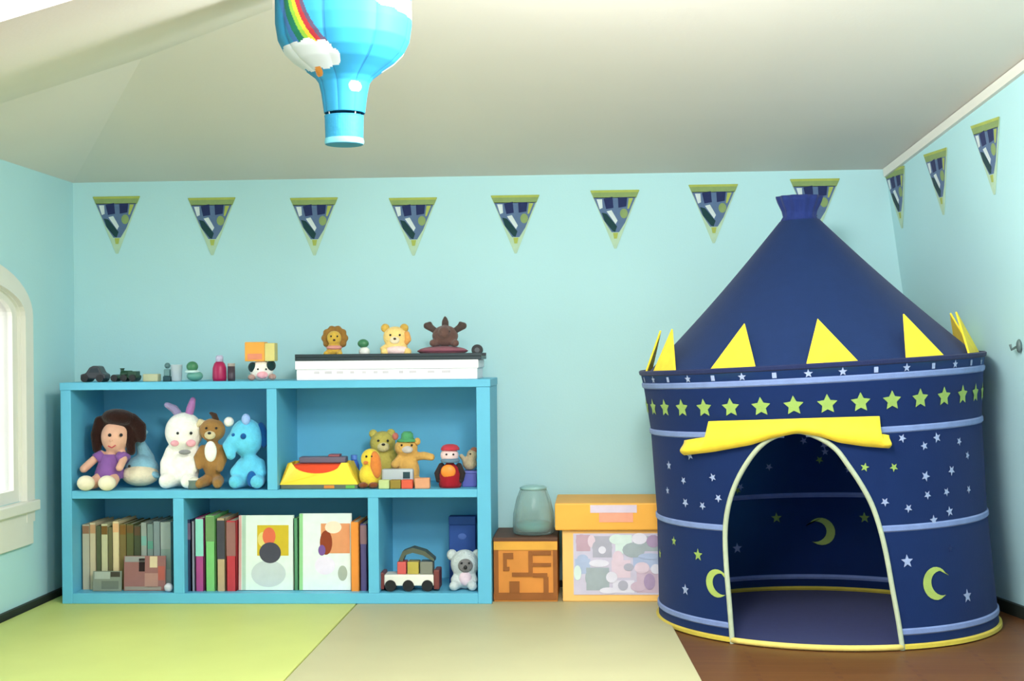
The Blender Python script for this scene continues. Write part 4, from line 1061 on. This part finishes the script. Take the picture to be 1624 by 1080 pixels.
# lower wall
b = MB(); wall_grid(b, .004, Z3, 26, NAVY)
for (px, py, r_, m) in ((1108, 880, .020, STG), (1070, 858, .016, STG), (1088, 935, .019, STW), (1048, 878, .018, STG), (1438, 890, .020, STW), (1533, 945, .021, STW), (1506, 870, .012, NAVY2)):
    ph, z = t_hit(px, py); both(b, star_pts(ph, z, r_), m)
def moon(b, px=None, py=None, r_=.05, ph=None, z=None, m=MOON, side=0, fl=1):
    if px is not None: ph, z = t_hit(px, py)
    pts = []
    for i in range(17):
        a = PI * .30 + fl * 0 + (PI * 1.4) * i / 16; pts.append((r_ * math.cos(a), r_ * math.sin(a)))
    for i in range(17):
        a = PI * .30 + (PI * 1.4) * (16 - i) / 16; pts.append((r_ * .84 * math.cos(a) + r_ * .42, r_ * .74 * math.sin(a) + r_ * .13))
    L_ = [(ph + SG * fl * (x * .94 + y * .34) / .51, z + (y * .94 - x * .34)) for x, y in pts]
    both(b, L_, m)
moon(b, 1484, 925, .046)
moon(b, 1138, 925, .042, fl=1)
for i in range(9):       # the far side carries the same print
    ph = PI + (-4 + i) * .30
    if i % 3 == 1: moon(b, None, None, .048, ph, .21)
    else: both(b, star_pts(ph, .16 + .1 * (i % 2), .02), STG if i % 2 else STW)
b.build('lower_wall', tent, smooth=True)
# upper wall with small stars
b = MB(); wall_grid(b, Z3, Z2, 30, NAVY)
us = [(1095, 722), (1085, 762), (1131, 757), (1088, 797), (1115, 802), (1060, 778), (1062, 738), (1430, 695), (1465, 707), (1485, 694), (1371, 741), (1417, 741), (1467, 755), (1440, 806), (1403, 796), (1505, 811), (1535, 776), (1533, 722), (1508, 746), (1500, 780), (1470, 785), (1480, 825), (1520, 700), (1140, 790), (1180, 745)]
random.seed(3)
for i, (px, py) in enumerate(us):
    ph, z = t_hit(px, py)
    if not in_door(ph, z): both(b, star_pts(ph, z, .0135 if i % 3 else .016, rot=random.random()), STG if i in (10, 11, 24) else STW)
for i in range(30):
    ph = PI + random.uniform(-1.45, 1.45); z = random.uniform(Z3 + .02, Z2 - .02)
    both(b, star_pts(ph, z, .014, rot=random.random()), STW if i % 3 else STG)
b.build('upper_wall', tent, smooth=True)
# star band
b = MB(); wall_grid(b, Z2, Z1, 10, NAVY)
zs_ = t_hit(1310, 641)[1]; ph0 = t_hit(1312, 641)[0]; step = abs(t_hit(1365, 641)[0] - ph0)
nst = round(2 * PI / step)
for i in range(nst):
    ph = ph0 + 2 * PI * i / nst; both(b, star_pts(ph, zs_, .029, inner=.5), STG)
b.build('star_band', tent, smooth=True)
# top band
b = MB(); wall_grid(b, Z1, ZBR, 6, NAVY)
zt_ = (Z1 + ZBR) / 2
for i in range(nst):
    ph = ph0 + 2 * PI * (i + .5) / nst
    both(b, [(ph - .012, zt_ - .008), (ph + .012, zt_ - .008), (ph + .012, zt_ + .008), (ph - .012, zt_ + .008)] if i % 2 else star_pts(ph, zt_, .013), STW)
b.build('top_band', tent, smooth=True)
def ringband(name, z, hh, m, door=True, dr=.004, label=None, na=150, r=None, full=False):
    b = MB(); vs = []; fs = []
    if door and z < ztp: a = d_r(z); span = (2 * PI - abs(d_r(z) - d_l(z))) * SG
    else: a = phm; span = 2 * PI * SG
    for i in range(na + 1):
        ph = a + span * i / na
        for zz_, dd in ((z - hh, 0), (z - hh * .6, dr), (z + hh * .6, dr), (z + hh, 0)): vs.append(t_p(ph, zz_, dd + .0005))
        vs.append(t_p(ph, z, -.0035))
    for i in range(na):
        for j in range(5):
            fs.append((i * 5 + j, i * 5 + (j + 1) % 5, (i + 1) * 5 + (j + 1) % 5, (i + 1) * 5 + j))
    if door and z < ztp:
        fs.append((0, 1, 2, 3, 4)); fs.append(tuple(na * 5 + j for j in (4, 3, 2, 1, 0)))
    b.add(vs, fs, m); return b.build(name, tent)
for z_ in (Z4, Z3, Z2, Z1): ringband('piping', z_, .0095, PIPE)
ringband('rim', ZBR, .008, cloth('rim_dark', (34, 44, 84)))
o = ringband('hem', .009, .008, HEM, True, .008); o['label'] = 'mustard yellow hem at the floor'
# tent floor
b = MB(); b.poly([t_p(2 * PI * i / 64, .003, -.006) for i in range(64)], cloth('navy_floor', (30, 40, 96))); b.build('groundsheet', tent)
# door trim and threshold
b = MB()
pl = [t_p(p_, z_, .003) for z_, p_ in hl]; pr = [t_p(p_, z_, .003) for z_, p_ in reversed(hr[:-1])]
def smoothpts(pts, n=6):
    out = []
    for i in range(len(pts) - 1):
        p0 = pts[max(i - 1, 0)]; p1 = pts[i]; p2 = pts[i + 1]; p3 = pts[min(i + 2, len(pts) - 1)]
        for j in range(n):
            t = j / n; out.append(.5 * ((2 * p1) + (p2 - p0) * t + (2 * p0 - 5 * p1 + 4 * p2 - p3) * t * t + (3 * p1 - p0 - 3 * p2 + p3) * t ** 3))
    return out + [pts[-1]]
b.tube(smoothpts(pl + pr), .0075, CRM, 8); b.build('door_trim', tent, smooth=True)['label'] = 'pale cream trim round the arched doorway'
b = MB(); zz_ = .012
b.tube([t_p(hl[0][1] + (hr[0][1] - hl[0][1]) * i / 20, .010, .004) for i in range(21)], .0085, cloth('yellow_edge', (226, 204, 110)), 8); b.build('threshold', tent, smooth=True)['label'] = 'yellow threshold strip'
# awning over the door
TOP = [(1087, 698), (1119, 693), (1125, 668), (1200, 666), (1290, 663), (1394, 660), (1397, 688), (1409, 690)]
BOT = [(1087, 722), (1130, 717), (1190, 706), (1225, 695), (1265, 687), (1300, 692), (1330, 702), (1370, 708), (1409, 711)]
def pl_at(tab, x):
    for (a, ya), (c_, yc) in zip(tab, tab[1:]):
        if x <= c_: return ya + (yc - ya) * (x - a) / max(1e-6, c_ - a)
    return tab[-1][1]
b = MB(); vs = []; fs = []; xs = [1087, 1095, 1105, 1112, 1119, 1122, 1125] + [1125 + (1394 - 1125) * i / 36 for i in range(1, 37)] + [1397, 1401, 1405, 1409]; NS = 8
for x in xs:
    ty, by = pl_at(TOP, x), pl_at(BOT, x)
    for j in range(NS + 1):
        t = j / NS; ph, z = t_hit(x, by + (ty - by) * t, .012)
        vs.append(t_p(ph, z, .012 + .018 * math.sin(PI * (.08 + .84 * t)) + .006 * math.sin(PI * 2 * t)))
    for j in range(NS, -1, -1):
        t = j / NS; ph, z = t_hit(x, by + (ty - by) * t, .012); vs.append(t_p(ph, z, .006))
m_ = 2 * (NS + 1)
for i in range(len(xs) - 1):
    for j in range(m_): fs.append((i * m_ + j, i * m_ + (j + 1) % m_, (i + 1) * m_ + (j + 1) % m_, (i + 1) * m_ + j))
fs.append(tuple(range(m_))); fs.append(tuple((len(xs) - 1) * m_ + j for j in reversed(range(m_))))
b.add(vs, fs, TYEL); b.build('awning', tent, smooth=True)['label'] = 'yellow awning over the doorway'
# roof
b = MB(); vs = []; fs = []; na, nr = 120, 18; ZR0, ZR1 = ZBR - .004, 1.258
for j in range(nr + 1):
    t = j / nr; z = ZR0 + (ZR1 - ZR0) * t; r_ = .508 + (.062 - .508) * t - .010 * math.sin(PI * t)
    for i in range(na): 
        vs.append(t_p(2 * PI * i / na, z, 0, r_ * (1 + .008 * math.cos(8 * 2 * PI * i / na) * (1 - t))))
for j in range(nr):
    for i in range(na): fs.append((j * na + i, j * na + (i + 1) % na, (j + 1) * na + (i + 1) % na, (j + 1) * na + i))
b.add(vs, fs, NAVY2); b.build('roof', tent, smooth=True)
# the gathered knot on the peak
b = MB(); cpk = t_p(0, 1.25, 0, 0)
ctop = at(1274, 312, cpk.y); ap_ = Vector((cpk.x, cpk.y, ZR1 - .006)); hk_ = ctop.z - ap_.z
b.lathe(ap_, [(.063, 0), (.052, hk_ * .22), (.055, hk_ * .45), (.068, hk_ * .8), (.073, hk_), (.06, hk_ * .96), (.03, hk_ * .5), (.01, hk_ * .4)], cloth('navy_knot', (36, 52, 112)), 72, True, lambda a, z: 1 + .05 * math.sin(12 * a) * min(1, z / .04)); b.build('peak_knot', tent, smooth=True)
# battlement triangles
phb = t_hit(1323, 577)[0]
for i in range(11):
    ph = phb + 2 * PI * i / 11; hwid = .150; zb_ = ZBR - .002
    skew = .05 if i % 2 else -.06
    pts = [t_p(ph - hwid, zb_, -.012), t_p(ph + hwid, zb_, -.012), t_p(ph + SG * skew, zb_ + .136, 0, .462)]
    mid = [(pts[0] + pts[2]) / 2, (pts[1] + pts[2]) / 2]
    n_ = (pts[1] - pts[0]).cross(pts[2] - pts[0]).normalized() * .006
    b = MB(); b.prism(pts, n_, TYEL); b.build('battlement', tent, bevel=.0015)

#================= hot-air-balloon lantern
LY = 3.0; lc = at(545, 30, LY); kk = k(LY)
top = ztop_b(LY)
lan = thing('balloon_lantern', 'sky blue hot air balloon lantern with rainbow and clouds hanging from the ceiling', 'lantern', (lc.x, LY, lc.z))
LB = M('lantern_blue', (48, 140, 182), .6, .03, 10, 0, 60, 0, .2); LBD = M('lantern_seam', (36, 116, 160), .6, .03, 10)
prof = [(-112, 8), (-108, 30), (-95, 62), (-70, 88), (-40, 102), (0, 108), (40, 108), (66, 104), (86, 94), (100, 80), (112, 62), (124, 46), (132, 40), (150, 36), (180, 32)]
pf2 = []
for (a, ra), (c_, rc_) in zip(prof, prof[1:]):
    n = max(1, int((c_ - a) / 2))
    for i in range(n): t = i / n; pf2.append((a + (c_ - a) * t, ra + (rc_ - ra) * t))
pf2.append(prof[-1])
RB = {'g': M('rb_green', (24, 110, 84), .6, .02), 'y': M('rb_yellow', (206, 176, 50), .6, .02), 'o': M('rb_lime', (130, 180, 60), .6, .02), 'r': M('rb_red', (160, 44, 54), .6, .02), 'b': M('rb_blue', (60, 110, 170), .6, .02), 'w': M('cloud_white', (206, 216, 220), .6, .02), 'p': M('rb_plum', (84, 70, 96), .6, .02)}
NA = 420
cen = Vector((lc.x, LY, 0)); vs = []
yz = lambda y: at(545, y, LY).z
for (y, r_) in pf2:
    for i in range(NA):
        a = 2 * PI * i / NA; g_ = 1 - .030 * (1 - abs(math.sin(4 * a + .5))) ** 2
        vs.append(Vector((lc.x + r_ * kk * g_ * math.cos(a), LY + r_ * kk * g_ * math.sin(a), yz(y))))
b = MB(); groups = {}
fl_ = []
for j in range(len(pf2) - 1):
    for i in range(NA):
        f_ = (j * NA + i, j * NA + (i + 1) % NA, (j + 1) * NA + (i + 1) % NA, (j + 1) * NA + i)
        a = 2 * PI * (i + .5) / NA; y = (pf2[j][0] + pf2[j + 1][0]) / 2; r_ = (pf2[j][1] + pf2[j + 1][1]) / 2
        x = 545 + r_ * math.cos(a); front = math.sin(a) < .12
        m = LB
        if abs(math.sin(4 * a + .5)) < .10: m = LBD
        if y < -60 and False: m = LBD
        # the same motif repeats on the far side
        X = x if front else 1090 - x
        dd = math.hypot(X - 640, y + 20)
        if y < 84 and X < 560:
            for lo, hi, kx in ((182, 190, 'b'), (172, 182, 'g'), (166, 172, 'o'), (160, 166, 'y'), (153, 160, 'r'), (147, 153, 'p')):
                if lo <= dd < hi: m = RB[kx]
        for (cx_, cy_, cr) in ((462, 92, 13), (478, 97, 18), (502, 98, 20), (526, 100, 18), (541, 104, 11), (626, 10, 19), (646, 18, 15), (608, 4, 13), (600, -50, 20), (574, -54, 16)):
            if math.hypot(X - cx_, y - cy_) < cr: m = RB['w']
        if math.hypot(X - 512, y - 120) < 7: m = M('lantern_orange', (216, 140, 60))
        if math.hypot(X - 567, y - 142) < 9: m = M('lantern_pale', (150, 206, 240))
        fl_.append((f_, m))
k0 = {}
b.v = vs
for f_, m in fl_: b.f.append(list(f_)); b.mi.append(b.m(m))
b.build('envelope', lan, smooth=True, solid=.0015)
b = MB(); bc = M('lantern_basket', (48, 140, 180), .6, .05, 40, .2, 120)
zb_ = yz(230); zt_ = yz(184)
b.lathe(Vector((lc.x - .001, LY, zb_)), [(29 * kk, 0), (30 * kk, .004), (31 * kk, zt_ - zb_ - .004), (31.5 * kk, zt_ - zb_), (28 * kk, zt_ - zb_), (27 * kk, .006)], bc, 48); b.build('basket', lan, smooth=False)
b = MB(); b.lathe(Vector((lc.x - .001, LY, zb_ + .001)), [(30.5 * kk, 0), (31.5 * kk, .005), (30.5 * kk, .012)], M('basket_rim', (120, 200, 216), .6), 48, False); b.build('basket_rim', lan, smooth=True)
b = MB()
for i in range(4):
    a = PI / 4 + PI / 2 * i; v_ = Vector((math.cos(a) * 29 * kk, math.sin(a) * 29 * kk, 0)); b.tube([Vector((lc.x, LY, zt_)) + v_, Vector((lc.x, LY, yz(176))) + v_ * 1.05], .0012, WHITE_TRIM, 6)
b.build('rope', lan)
b = MB(); b.tube([(lc.x, LY, yz(-112) - .002), (lc.x, LY, top)], .0022, WHITE_TRIM, 8); b.lathe(Vector((lc.x, LY, top - .012)), [(.012, 0), (.03, .006), (.032, .012)], WHITE_TRIM, 24); b.build('cord', lan)

# ------------------------------------------------------------------ light
w = bpy.data.worlds.new('world'); S.world = w; w.use_nodes = True
bg = w.node_tree.nodes['Background']; bg.inputs['Color'].default_value = (.93, .97, 1, 1); wt = w.node_tree; tc_ = wt.nodes.new('ShaderNodeTexCoord'); sp_ = wt.nodes.new('ShaderNodeSeparateXYZ'); wr = wt.nodes.new('ShaderNodeMapRange')
wr.inputs['From Min'].default_value = -.25; wr.inputs['From Max'].default_value = -.6; wr.inputs['To Min'].default_value = .5; wr.inputs['To Max'].default_value = 1.8   # brighter sky on the window side
wt.links.new(tc_.outputs['Generated'], sp_.inputs['Vector']); wt.links.new(sp_.outputs['X'], wr.inputs['Value']); wt.links.new(wr.outputs['Result'], bg.inputs['Strength'])
def lamp(name, kind, loc, energy, size, color=(1, 1, 1)):
    l = bpy.data.lights.new(name, kind); l.energy = energy; l.color = color
    if kind == 'POINT': l.shadow_soft_size = size
    o = bpy.data.objects.new(name, l); C.objects.link(o); o.location = loc; return o
lamp('added_fill', 'POINT', (.10, 2.75, 1.60), 31, .16, (1, .98, .95))  # unseen lamp, added to brighten the back wall and ceiling
lamp('added_fill', 'POINT', (-.15, 1.8, 1.55), 27, .16, (1, .98, .95))  # second unseen lamp, added to light the lantern from the front

S.view_settings.view_transform = 'Standard'; S.view_settings.look = 'None'; S.view_settings.gamma = 1; S.view_settings.use_curve_mapping = False
S.view_settings.exposure = 1.44
# finer pieces belong to the part they sit on
SUB = {'nose': 'muzzle', 'lid_label': 'lid', 'carved_lines': 'front_panel', 'front_frame': 'front_panel', 'spine_print': 'cover', 'cover_print': 'cover', 'hub': 'disc', 'basket_rim': 'basket', 'edge_print': 'board', 'piping_edge': 'pad', 'tab': 'plate', 'lining': 'tray'}
for o in list(bpy.data.objects):
    st = o.name.split('.')[0]
    if o.parent is not None and st in SUB:
        for q_ in o.parent.children:
            if q_.name.split('.')[0] == SUB[st]: o.parent = q_; break
